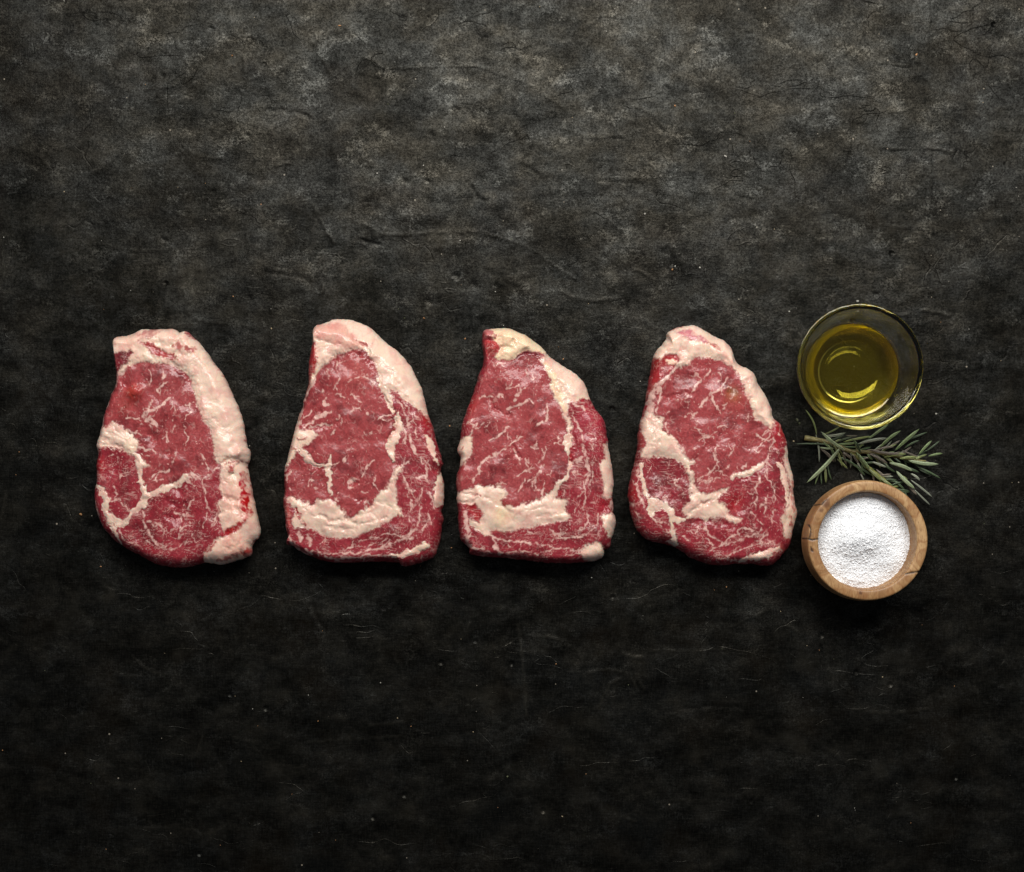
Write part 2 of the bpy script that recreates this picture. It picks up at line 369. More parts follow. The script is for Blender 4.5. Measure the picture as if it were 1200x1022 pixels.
# ------------------------------------------------------------------ steaks
ZS = 210.0/1200.0                 # tracing unit -> photograph pixel
TH = 26.0                         # mean thickness mm
PARTS = ['cap_muscle', 'eye_muscle', 'fat_rim', 'fat_seam']
def build_steak(ox, outline, layers, eye, seed, label, thick=TH):
    N, RT, RB = 980, 165, 16
    oy = 370.0
    ol = np.array([(p[0]*ZS+ox, p[1]*ZS+oy, (p[2] if len(p) > 2 else 70)*ZS) for p in outline])
    O = catmull(ol, N, True)
    Lr = np.arange(N)
    cx, cy = O[:, 0].mean(), (O[:, 1].min()+O[:, 1].max())/2
    R = np.hypot(O[:, 0]-cx, O[:, 1]-cy); ang = np.arctan2(O[:, 1]-cy, O[:, 0]-cx)
    jit = 1.3*fbm(O[:, 0]/13, O[:, 1]/13, seed+70, 3)
    O[:, 0] += np.cos(ang)*jit; O[:, 1] += np.sin(ang)*jit
    Wd = np.clip(O[:, 2], 5, 60)
    tr = np.linspace(0, 1, RT); rho = 1-(1-tr)**1.12; rho[0] = 0.004
    X = cx+rho[:, None]*(O[:, 0]-cx)[None]; Y = cy+rho[:, None]*(O[:, 1]-cy)[None]
    d = (1-rho)[:, None]*R[None]
    # --- colour and relief fields on the cut face, in photograph pixels
    w1, w2 = fbm(X/16, Y/16, seed+1, 3), fbm(X/16, Y/16, seed+2, 3)
    v1, v2 = fbm(X/6, Y/6, seed+3, 2), fbm(X/6, Y/6, seed+4, 2)
    xw = X+3.8*w1+2.4*v1; yw = Y+3.8*w2+2.4*v2
    xs = X+3.4*w1+2.4*v1; ys = Y+3.4*w2+2.4*v2
    u1 = fbm(X/2.6, Y/2.6, seed+14, 2); u2 = noise(X/5.5, Y/5.5, seed+15); u3 = fbm(X/8, Y/8, seed+16, 2)
    fat = np.zeros_like(X); hgt = np.zeros_like(X); vein = np.zeros_like(X)
    tint = np.zeros(X.shape+(3,)); part = np.zeros(X.shape, int)
    toP = lambda pts: [(p[0]*ZS+ox, p[1]*ZS+oy)+tuple(q*ZS for q in p[2:3]) for p in pts]
    es = poly_sd(xw, yw, toP(eye)); part[es > 0] = 1
    eyem = sstep(-2, 2, es)
    rv = np.random.RandomState(seed+99); layers = list(layers)
    for L in list(layers):           # every vein sends out a few hair-fine side shoots
        if L[0] == 'S' and L[1] is None and L[2] == 1 and L[3] < 0.05:
            A = catmull(L[4], 9) if len(L[4]) > 1 else None
            for q_ in range(rv.randint(0, 3)):
                i_ = rv.randint(1, 8); t_ = A[i_+1]-A[i_-1]; a_ = math.atan2(t_[1], t_[0])+rv.choice([-1, 1])*rv.uniform(.4, 1.4); l_ = rv.uniform(18, 62)
                p_ = A[i_]; m_ = (p_[0]+.5*l_*math.cos(a_), p_[1]+.5*l_*math.sin(a_)); a_ += rv.uniform(-.7, .7)
                layers.append(('S', None, 1, 0.0, [(p_[0], p_[1], 6.5), (m_[0], m_[1], 5.5), (m_[0]+.5*l_*math.cos(a_), m_[1]+.5*l_*math.sin(a_), 3.0)]))
    for L in layers:
        kind = L[0]
        if kind == 'P':
            _, pk, val, rz, pts = L[:5]; sd = poly_sd(xw, yw, toP(pts))
            cov = sstep(-2.0, 1.9, sd+2.2*u1+1.2*v2)*((0.55+0.45*sstep(-.35, .05, u3)) if 0.15 < val < 0.6 else 1.0); fat = lerp(fat, val, cov); vein = vein*(1-cov)
            hgt += 0.62*rz*sstep(-1.5, 8.0, sd)
            if pk: part[sd > 0] = PARTS.index(pk)
            if len(L) > 5: tint = lerp(tint, np.array(L[5], float), (cov*1.0)[..., None])
            elif val > 0.5: tint = lerp(tint, np.zeros(3), cov[..., None])
        elif kind == 'S':
            _, pk, val, rz, pts = L[:5]; P = toP(pts)
            if len(P) > 2: P = [tuple(q) for q in catmull(P, len(P)*3)]
            A = np.array(P); mw = A[:, 2].max()+8
            k = (X > A[:, 0].min()-mw) & (X < A[:, 0].max()+mw) & (Y > A[:, 1].min()-mw) & (Y < A[:, 1].max()+mw)
            if not k.any(): continue
            dd, ww = seg_dist(xs[k], ys[k], P); ww = ww*(0.86+0.5*u2[k]).clip(.35, 1.4); sd = ww*0.5-dd
            cov = sstep(-0.8, 0.7, sd+0.1+1.1*u1[k])*(sstep(-.75, -.2, u2[k]+.5*u1[k]) if not pk else 1.0)
            if val < 0.6: cov = cov*(0.35+0.65*sstep(-.35, .10, u3[k]))
            if pk or val < 0.5: fat[k] = lerp(fat[k], val, cov)
            else: vein[k] = np.maximum(vein[k], cov)
            hgt[k] += 0.6*rz*sstep(-1.0, 3.0, sd)
            if pk: part[k] = np.where(sd > 0, PARTS.index(pk), part[k])
            if len(L) > 5: tint[k] = lerp(tint[k], np.array(L[5], float), cov[..., None])
        elif kind == 'D':
            _, x, y, r, dep = L; x, y, r = x*ZS+ox, y*ZS+oy, r*ZS
            hgt += 1.35*dep*np.exp(-(((X+6*w1-x)**2+(Y+6*w2-y)**2)/(r*r)))
        elif kind == 'C':        # crease
            _, w, dep, pts = L; P = [tuple(q) for q in catmull(toP(pts), len(pts)*3)]
            dd, _q = seg_dist(xs, ys, [p[:2] for p in P]); hgt += 0.95*dep*np.exp(-(dd/(1.25*w*ZS))**2)*(0.75+.8*u3)
        elif kind == 'T':        # local tint of the flesh; some dark ones paint shade into hollows
            _, x, y, r, tc = L; x, y, r = x*ZS+ox, y*ZS+oy, r*ZS
            g = np.exp(-(((X+5*w1-x)**2+(Y+5*w2-y)**2)/(r*r))); tint += np.array(tc)*g[..., None]
    fat = np.clip(fat, 0, 1)
    # fine marbling in the flesh
    xr = X+4*fbm(X/20, Y/20, seed+5, 2); yr = Y+4*fbm(X/20, Y/20, seed+6, 2)
    ridge = 1-np.abs(fbm(xr/9.5, yr/11, seed+7, 2))*2.0
    gate = sstep(0.02, 0.42, fbm(X/15, Y/15, seed+8, 2)+0.12)
    web = sstep(0.86, 0.985, ridge)*gate
    dots = sstep(0.40, 0.58, fbm(X/3.0, Y/3.0, seed+9, 2))*sstep(-0.15, .3, noise(X/22, Y/22, seed+10))
    outer = 1-eyem
    fibre = 1-np.abs(fbm((X*0.35+Y*0.2+3*w1)/9, (Y-X*.1+2*w2)/3.4, seed+12, 2))*2.4
    fib = sstep(0.80, 1.0, fibre)*sstep(0.0, .4, noise(X/18, Y/18, seed+13)+.1)*outer
    st1 = 1-np.abs(noise((np.clip(-es, 0, 99)+2.2*w1)/4.2, np.arctan2(Y-cy, X-cx)*3.2+w2, seed+17))*2.6
    fib = np.maximum(fib, 1.15*sstep(0.80, 0.99, st1)*sstep(0.05, .5, noise(X/15, Y/15, seed+18)+.2)*outer)
    marb = np.clip(np.maximum.reduce([web*0.26, dots*0.72, fib*0.50]), 0, 1)*(1-fat)
    vein = vein*(1-fat)
    # colours (base colour of flesh and fat, with some hollow shade tinted in)
    n_lo = fbm(X/28, Y/28, seed+20, 3); n_mi = fbm(X/8, Y/8, seed+21, 3); n_hi = fbm(X/2.6, Y/2.6, seed+22, 2)
    c_eye = np.array([0.335, 0.050, 0.054]); c_cap = np.array([0.290, 0.023, 0.035]); c_dk = np.array([0.165, 0.016, 0.020])
    lean = lerp(c_cap, c_eye, eyem[..., None])
    lean = lerp(lean, c_dk, (sstep(-0.02, 0.50, n_lo+0.6*n_mi)*0.76)[..., None])
    lean = lerp(lean, np.array([0.43, 0.098, 0.096]), (sstep(0.1, 0.7, n_mi-0.4*n_lo+0.4*n_hi)*0.5)[..., None])
    dline = sstep(0.84, 0.99, 1-np.abs(fbm((X+2*w1)/7.5, (Y+2*w2)/7.5, seed+27, 2))*2.0)*sstep(-.1, .35, noise(X/19, Y/19, seed+28))
    lean = lerp(lean, np.array([0.13, 0.010, 0.014]), (dline*0.22)[..., None])
    lean = lean*(1+0.34*n_hi)[..., None]*np.exp(3.6*np.minimum(tint[..., :1], 0))+np.where(tint[..., :1] < 0, 0, tint)*(0.8+0.5*n_mi)[..., None]
    fm = sstep(-0.12, 0.42, fbm(X/13, Y/13, seed+23, 3))[..., None]; fy = sstep(0.05, 0.6, fbm(X/24, Y/24, seed+24, 3))[..., None]
    fc = np.array([0.790, 0.585, 0.470])
    fc = lerp(fc, np.array([0.715, 0.425, 0.355]), fm*0.75); fc = lerp(fc, np.array([0.80, 0.650, 0.470]), fy*0.5)
    memb = sstep(0.86, 0.99, 1-np.abs(fbm((X+3*w1)/17, (Y+3*w2)/17, seed+25, 2))*2.0)*sstep(-.2, .3, noise(X/25, Y/25, seed+26))
    fc = lerp(fc, np.array([0.66, 0.31, 0.26]), (memb*0.35)[..., None])
    fc = fc*(1+0.10*n_mi+0.03*n_hi)[..., None]+tint*0.9
    vc = np.array([0.76, 0.50, 0.43])*(1+0.12*n_hi)[..., None]
    col = lerp(lean, vc, np.clip(np.maximum(vein*(0.74+0.35*u2).clip(.35, .95), marb), 0, 1)[..., None])
    col = lerp(col, fc, fat[..., None])
    # a thin red smear where flesh meets fat, broken up
    col = np.clip(col, 0.004, 0.9)
    # relief (mm)
    hgt += 1.7*fbm(X/36, Y/36, seed+30, 2)
    hgt += (1-fat)*(0.85*fbm(X/19, Y/19, seed+31, 2)+0.15*n_mi+0.05*n_hi)+fat*(1.2*fbm(X/19, Y/19, seed+33, 2)+0.15*n_mi+0.02*n_hi)
    wr = 1-np.abs(fbm((X+.5*Y)/12, (Y-.3*X)/12, seed+34, 2))*2.2
    hgt -= fat*0.16*sstep(0.72, 1.0, wr)*sstep(-.1, .4, noise(X/30, Y/30, seed+35))
    hgt += 0.03*vein
    # --- shape: domed slab with a rounded shoulder of varying width, tucked in under the widest line
    q = np.clip(d/Wd[None], 0, 1); prof = np.sqrt(np.clip(1-(1-q)**2, 0, 1))
    zmid = 0.42*thick
    dome = 2.2*sstep(0, 80, d)
    Z = zmid+(thick-zmid)*prof+(hgt+dome)*sstep(0.0, 0.9, q)
    rad_j = (0.9*fbm(X/9, Y/9, seed+40, 3))*(1-sstep(0, .8, q))
    X = X+np.cos(ang)[None]*rad_j; Y = Y+np.sin(ang)[None]*rad_j
    # lower flank
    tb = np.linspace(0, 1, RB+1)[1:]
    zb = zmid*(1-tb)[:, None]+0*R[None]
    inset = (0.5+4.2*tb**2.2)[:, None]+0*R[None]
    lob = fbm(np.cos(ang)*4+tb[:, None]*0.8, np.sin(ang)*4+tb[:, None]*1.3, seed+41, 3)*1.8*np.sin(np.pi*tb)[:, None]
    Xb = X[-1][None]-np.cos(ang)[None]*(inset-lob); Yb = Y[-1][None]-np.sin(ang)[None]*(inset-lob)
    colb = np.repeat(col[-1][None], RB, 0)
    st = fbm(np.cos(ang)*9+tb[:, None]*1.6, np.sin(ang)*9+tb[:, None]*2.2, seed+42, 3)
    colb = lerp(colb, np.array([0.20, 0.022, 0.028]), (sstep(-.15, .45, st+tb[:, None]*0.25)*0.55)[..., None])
    fatb = np.repeat(fat[-1][None], RB, 0); partb = np.repeat(part[-1][None], RB, 0)
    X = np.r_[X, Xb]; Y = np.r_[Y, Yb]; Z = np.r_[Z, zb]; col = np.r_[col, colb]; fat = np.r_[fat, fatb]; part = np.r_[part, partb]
    nr = X.shape[0]
    x, y = world(X, Y, 0.020); bx, by = world(cx, cy, 0.020)
    V = np.stack([x-bx, y-by, Z*0.001+0.0002], -1).reshape(-1, 3)
    F = grid_faces(nr, N, True)
    # closing discs: centre of the top, and the underside
    V = np.r_[V, [[0, 0, V[:N, 2].mean()]], [[0, 0, 0.0002]]]
    col = np.r_[col.reshape(-1, 3), col[0, :1], col[-1, :1]]; fat = np.r_[fat.ravel(), fat[0, 0], 0]; pv = np.r_[part.ravel(), part[0, 0], 0]
    # vertex normals of the whole surface, so that the split parts shade as one skin
    G = V[:-2].reshape(nr, N, 3)
    du = np.roll(G, -1, 1)-np.roll(G, 1, 1); dv = np.gradient(G, axis=0)
    nn = np.cross(dv, du); nn /= np.linalg.norm(nn, axis=-1, keepdims=True)+1e-12
    if nn[5, :, 2].mean() < 0: nn = -nn
    nn = np.r_[nn.reshape(-1, 3), [[0, 0, 1]], [[0, 0, -1]]]
    j = np.arange(N); j2 = (j+1) % N
    ct, cb = len(V)-2, len(V)-1
    base = (nr-1)*N
    F = np.r_[F, np.stack([np.full(N, ct), np.full(N, ct), j2, j], 1), np.stack([base+j, base+j2, np.full(N, cb), np.full(N, cb)], 1)]
    fp = np.sort(pv[F], axis=1)[:, 1]
    cell = fp[:(nr-1)*N].reshape(nr-1, N).tolist(); comp = [[-1]*N for _ in range(nr-1)]; comps = []
    for i0 in range(nr-1):
        for j0 in range(N):
            if comp[i0][j0] >= 0: continue
            c = cell[i0][j0]; idn = len(comps); st_ = [(i0, j0)]; comp[i0][j0] = idn; cnt = 0; nb = None
            while st_:
                i, jj = st_.pop(); cnt += 1
                for a_, b_ in ((i-1, jj), (i+1, jj), (i, jj-1), (i, (jj+1) % N)):
                    if 0 <= a_ < nr-1:
                        if cell[a_][b_] != c:
                            if comp[a_][b_] >= 0: nb = comp[a_][b_]
                        elif comp[a_][b_] < 0: comp[a_][b_] = idn; st_.append((a_, b_))
            comps.append([c, cnt, nb])
    cid = np.array(comp).ravel(); remap = list(range(len(comps)))
    for k_, (c, cnt, nb) in enumerate(comps):     # specks too small to be a part of their own join what surrounds them
        if cnt < 900 and nb is not None: remap[k_] = remap[nb]
    cid = np.array(remap)[cid]; cid = np.r_[cid, np.full(N, cid[0]), np.full(N, cid[-1])]
    root = empty('ribeye_steak', (float(bx), float(by), 0.0))
    tag(root, label, 'steak', 'raw ribeye steaks lying in a row')
    for k in np.unique(cid):
        nm = PARTS[comps[k][0]]; fk = F[cid == k]
        if len(fk) == 0: continue
        used, inv = np.unique(fk, return_inverse=True); fk = inv.reshape(-1, 4)
        tri = (fk[:, 0] == fk[:, 1]) | (fk[:, 2] == fk[:, 3])
        ft = fk[tri]; t3 = np.where((ft[:, 0] == ft[:, 1])[:, None], ft[:, 1:4], ft[:, 0:3])
        fq = fk[~tri]
        allt = np.r_[fq[:, [0, 1, 2]], fq[:, [0, 2, 3]], t3]
        mesh_np(nm, V[used], allt, M_meat, root, col=col[used], attrs={'fat': fat[used]}, normals=nn[used])
    return root

RED = (0.06, -0.015, -0.02); DARK = (-0.14, -0.03, -0.03); PINK = (0.02, -0.16, -0.10); YEL = (0.02, 0.03, -0.05); VIV = (0.10, -0.01, -0.015)
def R_(v, pts): return ('S', 'fat_rim', 1, v, pts)
def M_(v, pts): return ('S', 'fat_seam', 1, v, pts)
def V_(*pts): return ('S', None, 1, 0.02, [(p[0], p[1], p[2]*(0.66 if len(p) > 2 else 1)) if len(p) > 2 else (p[0], p[1], 8) for p in pts])

# --- leftmost steak
out1 = [(180, 160, 60), (205, 135, 70), (280, 125, 80), (370, 83, 90), (460, 85, 90), (575, 82, 90), (620, 105, 90), (665, 97, 90), (715, 140, 90), (760, 185, 90), (800, 235, 90), (850, 310, 90), (920, 400, 100), (970, 510, 110), (1010, 600, 110), (1045, 700, 110), (1062, 800, 110), (1075, 870, 90), (1093, 900, 70), (1090, 960, 70), (1075, 1000, 90),
        (1085, 1060, 110), (1105, 1180, 120), (1130, 1290, 130), (1155, 1400, 140), (1162, 1440, 150), (1150, 1480, 150), (1105, 1545, 120), (1098, 1600, 120), (1060, 1620, 110), (1000, 1645, 110), (900, 1668, 110), (790, 1655, 90), (700, 1680, 90), (600, 1690, 90), (480, 1670, 90), (400, 1630, 90), (300, 1580, 90), (220, 1530, 80), (140, 1460, 80), (90, 1380, 80),
        (60, 1290, 75), (52, 1190, 70), (65, 1110, 60), (68, 1010, 60), (75, 930, 60), (65, 880, 60), (70, 840, 60), (100, 740, 60), (125, 640, 55), (160, 540, 55), (190, 470, 60), (198, 400, 70), (192, 300, 70), (183, 220, 60)]
eye1 = [(360, 325), (440, 315), (560, 322), (660, 365), (720, 430), (745, 500), (775, 620), (810, 710), (850, 780), (862, 860), (885, 960), (900, 1010), (800, 1100), (760, 1070), (690, 1060), (620, 1120), (420, 1190), (385, 1090), (380, 1000), (400, 900), (330, 790), (210, 730), (120, 740), (150, 620), (200, 480), (270, 380)]
lay1 = [
 ('P', 'fat_rim', 1, 2.4, [(170, 150), (370, 70), (620, 80), (770, 180), (870, 310), (970, 480), (1040, 650), (1080, 850), (1110, 920), (1085, 985), (1000, 972), (930, 1003), (895, 985), (880, 930), (862, 850), (850, 770), (800, 700), (770, 600), (740, 480), (715, 425), (660, 362), (560, 322), (440, 313), (370, 318), (300, 345), (240, 400), (190, 460), (170, 300)]),
 ('S', None, 1, .4, [(360, 325, 18), (300, 350, 18), (240, 410, 16), (190, 490, 16), (155, 570, 18), (130, 650, 30), (110, 740, 40), (90, 800, 50)]),
 ('P', None, 0.0, -1.8, [(172, 300), (212, 272), (250, 244), (312, 232), (336, 255), (298, 285), (308, 308), (262, 340), (240, 385), (205, 450), (172, 450)], DARK),
 ('P', None, 0.45, -.3, [(350, 125), (420, 92), (525, 80), (475, 150), (440, 165), (395, 140)], (0.0, -0.06, -0.04)),
 ('P', None, 0.05, -1.2, [(378, 172), (440, 182), (520, 232), (640, 285), (610, 298), (480, 278), (420, 225)], RED),
 ('P', None, 0.25, -.6, [(590, 215), (630, 182), (675, 225), (640, 242)], RED), ('P', None, 0.15, -.5, [(678, 212), (745, 228), (738, 258), (695, 252)], RED),
 ('P', None, 0.5, -.3, [(195, 180), (215, 190), (210, 225), (195, 215)], RED),
 ('C', 22, -1.0, [(390, 170), (470, 225), (560, 262), (640, 270)]), ('C', 18, -.9, [(480, 165), (560, 200), (640, 180)]), ('C', 16, -1.0, [(690, 270), (790, 245)]), ('C', 14, -1.4, [(780, 290), (820, 310)]),
 ('C', 16, -.9, [(1000, 720), (1030, 690), (1050, 710)]), ('C', 14, -.6, [(880, 700), (940, 745), (1010, 740)]), ('C', 12, -.5, [(850, 560), (930, 600), (1000, 590)]),
 ('D', 1060, 920, 45, 2.6), ('D', 1010, 880, 30, -1.6), ('C', 18, -2.2, [(930, 985), (1010, 965), (1085, 990)]), ('D', 200, 150, 40, 1.5),
 ('P', 'fat_rim', 1, 1.6, [(925, 1010), (960, 985), (1075, 985), (1120, 1180), (1165, 1390), (1175, 1450), (1110, 1550), (1110, 1620), (900, 1680), (785, 1660), (800, 1600), (850, 1520), (905, 1480), (960, 1470), (930, 1430), (905, 1340), (900, 1270), (925, 1220), (915, 1130)]),
 ('P', None, 0.05, -1.0, [(945, 1428), (1010, 1402), (1085, 1365), (1060, 1405), (1030, 1440), (960, 1480), (930, 1470)], RED),
 ('P', None, 0.1, -.5, [(962, 1015), (1000, 998), (995, 1045), (965, 1045)], VIV), ('P', None, 0.2, 0, [(1050, 1570), (1110, 1560), (1110, 1615), (1050, 1605)], VIV),
 ('S', None, .2, -.3, [(1050, 1060, 30), (1060, 1160, 40), (1075, 1280, 50), (1100, 1330, 40)], (0.02, -.10, -.07)), ('S', None, .45, -.3, [(1060, 1040, 20), (1080, 1120, 20)], RED),
 ('S', None, .1, -.3, [(820, 1580, 30), (850, 1550, 25), (880, 1520, 18)], RED), ('S', None, .3, -.3, [(890, 1640, 20), (960, 1620, 26), (1040, 1580, 20)], (0, -.1, -.08)),
 ('C', 18, -1.6, [(940, 1200), (1010, 1235), (1060, 1225)]), ('C', 18, -1.2, [(920, 1330), (1000, 1290), (1050, 1330)]), ('C', 18, -1.4, [(960, 1560), (1040, 1520), (1110, 1440)]), ('C', 14, -1.0, [(990, 1060), (950, 1110)]),
 ('P', 'fat_seam', 1, 1.2, [(60, 880), (85, 810), (140, 742), (205, 722), (260, 750), (330, 800), (380, 850), (370, 880), (350, 930), (400, 970), (445, 1005), (405, 1020), (392, 1060), (360, 1010), (335, 945), (270, 905), (180, 888), (100, 880), (75, 915)]),
 ('C', 12, -1.0, [(85, 850), (120, 820), (180, 850)]), ('C', 10, -.8, [(160, 780), (230, 810), (290, 860)]), ('C', 10, -.7, [(120, 870), (200, 870), (260, 890)]), ('C', 9, -.6, [(220, 770), (300, 830), (350, 890)]),
 M_(.7, [(365, 960, 50), (385, 1040, 40), (395, 1130, 40), (415, 1205, 56)]), M_(.9, [(420, 1215, 62), (520, 1172, 52), (620, 1132, 44), (690, 1078, 44)]), V_((690, 1090, 40), (725, 1130, 26), (748, 1150, 10)),
 V_((690, 1070, 36), (720, 1062, 18), (768, 1082, 16)), V_((730, 1075, 10), (760, 1100, 14), (772, 1075, 8)),
 M_(.7, [(420, 1225, 74), (380, 1290, 44), (322, 1320, 30), (285, 1390, 28), (240, 1412, 34)]),
 M_(.7, [(75, 1130, 20), (130, 1180, 44), (155, 1240, 52), (165, 1320, 46), (210, 1372, 74), (268, 1392, 46)]), M_(.5, [(165, 1330, 40), (200, 1420, 36), (230, 1500, 22), (236, 1540, 8)]),
 V_((70, 1230, 8), (95, 1320, 26), (90, 1360, 20), (110, 1400, 10)),
 V_((400, 1310, 18), (405, 1390, 24), (450, 1470, 20), (520, 1550, 14), (545, 1580, 6)), V_((430, 1380, 22), (480, 1390, 40), (530, 1420, 22), (552, 1450, 6)), V_((232, 1415, 14), (270, 1500, 10), (330, 1520, 10), (372, 1555, 8)),
 V_((742, 1228, 12), (705, 1280, 20), (690, 1340, 16), (715, 1392, 8)), V_((598, 1315, 8), (650, 1332, 14), (690, 1330, 14)), V_((800, 1110, 8), (820, 1230, 16), (832, 1290, 10), (808, 1420, 8)), V_((858, 1420, 8), (892, 1330, 16)), V_((640, 1482, 16), (682, 1400, 8)),
 V_((808, 1100, 12), (880, 1032, 14), (940, 1005, 24)), V_((600, 992, 10), (632, 918, 6)), V_((780, 918, 8), (820, 980, 10), (832, 1040, 8)), V_((500, 1562, 8), (650, 1545, 10), (760, 1440, 6)), V_((430, 1510, 18), (455, 1530, 8)), V_((580, 1470, 8), (640, 1500, 8)),
 V_((200, 1142, 10), (222, 1200, 14)), V_((195, 928, 14), (178, 948, 8)), V_((240, 1100, 8), (265, 1065, 10)), V_((180, 1240, 8), (240, 1230, 12)), V_((260, 1260, 8), (310, 1300, 12)),
 V_((582, 548, 10), (510, 610, 24), (440, 650, 42), (410, 692, 38)), V_((462, 568, 10), (440, 640, 16)), V_((410, 692, 22), (470, 722, 52), (500, 765, 24)), V_((438, 368, 8), (466, 410, 14), (440, 470, 10)),
 V_((528, 380, 10), (547, 410, 18), (520, 432, 8)), V_((562, 448, 8), (500, 500, 20), (516, 526, 8)), V_((716, 588, 14), (710, 650, 14), (678, 692, 8)), V_((598, 580, 8), (622, 642, 8)), V_((622, 738, 12), (600, 792, 6)), V_((668, 738, 8), (690, 800, 10), (702, 832, 6)), V_((545, 778, 14), (562, 850, 18)),
 V_((288, 690, 12), (380, 690, 14)), V_((288, 770, 16), (380, 802, 12)), V_((440, 1090, 14), (510, 1050, 16), (570, 1040, 20)), V_((460, 1110, 10), (540, 1100, 14)), V_((370, 880, 18), (440, 905, 22), (470, 895, 10)), V_((390, 930, 14), (450, 950, 8)),
 ('T', 1050, 1250, 120, (.0, -.13, -.11)), ('T', 1000, 1560, 110, (.0, -.10, -.09)), ('T', 300, 170, 70, (.0, -.07, -.06)), ('D', 345, 515, 46, 2.2), ('T', 345, 520, 45, (.16, .0, -.02)), ('T', 280, 600, 60, (.07, .01, 0)), ('D', 290, 460, 26, -1.4), ('D', 480, 820, 46, -2.0), ('D', 570, 930, 30, -1.4), ('D', 650, 1160, 46, -1.5), ('C', 26, -1.4, [(600, 330), (660, 380), (700, 425)]),
 ('D', 640, 1330, 70, -1.6), ('D', 380, 1450, 70, -1.6), ('T', 380, 1450, 80, (-.05, -.01, -.01)), ('D', 210, 1040, 80, -1.0), ('T', 600, 400, 120, (-.05, -.01, -.01)), ('T', 90, 1000, 60, VIV), ('C', 14, -1.0, [(560, 1240), (650, 1280), (720, 1240)]), ('C', 12, -1.0, [(540, 1330), (600, 1360), (660, 1360)])]  # negative tints paint shade in the lower hollow and below the fat rim

# --- second steak
out2 = [(262, 90, 50), (285, 60, 60), (360, 35, 110), (400, 18, 140), (510, 17, 170), (545, 28, 190), (600, 45, 200), (660, 85, 200), (720, 140, 190), (760, 180, 190), (830, 230, 190), (910, 320, 190), (960, 410, 180), (995, 490, 160), (1005, 530, 140), (1025, 620, 120), (1050, 690, 110), (1080, 790, 100), (1105, 890, 90), (1130, 960, 80), (1138, 990, 80), (1120, 1030, 70), (1138, 1100, 80), (1143, 1180, 80), (1140, 1270, 70), (1125, 1310, 70),
        (1140, 1360, 80), (1130, 1410, 100), (1125, 1450, 110), (1115, 1500, 110), (1100, 1560, 110), (1080, 1610, 100), (1020, 1640, 90), (960, 1665, 90), (870, 1680, 90), (830, 1658, 70), (700, 1650, 60), (500, 1655, 60), (400, 1655, 60), (300, 1635, 60), (220, 1605, 60), (130, 1550, 50), (85, 1530, 40), (95, 1490, 50), (80, 1420, 50), (70, 1330, 50), (60, 1240, 50), (70, 1190, 50), (68, 1030, 50), (80, 990, 50), (100, 910, 50), (120, 830, 50),
        (150, 720, 50), (185, 620, 50), (210, 530, 55), (230, 440, 70), (235, 300, 80), (250, 220, 70), (262, 150, 55)]
eye2 = [(530, 240), (610, 235), (650, 280), (690, 330), (710, 420), (750, 540), (790, 620), (820, 690), (790, 790), (800, 900), (820, 990), (800, 1080), (740, 1170), (670, 1260), (560, 1330), (490, 1340), (430, 1260), (330, 1230), (250, 1250), (110, 1200), (80, 1080), (150, 960), (310, 800), (190, 740), (190, 650), (240, 510), (330, 350), (420, 275)]
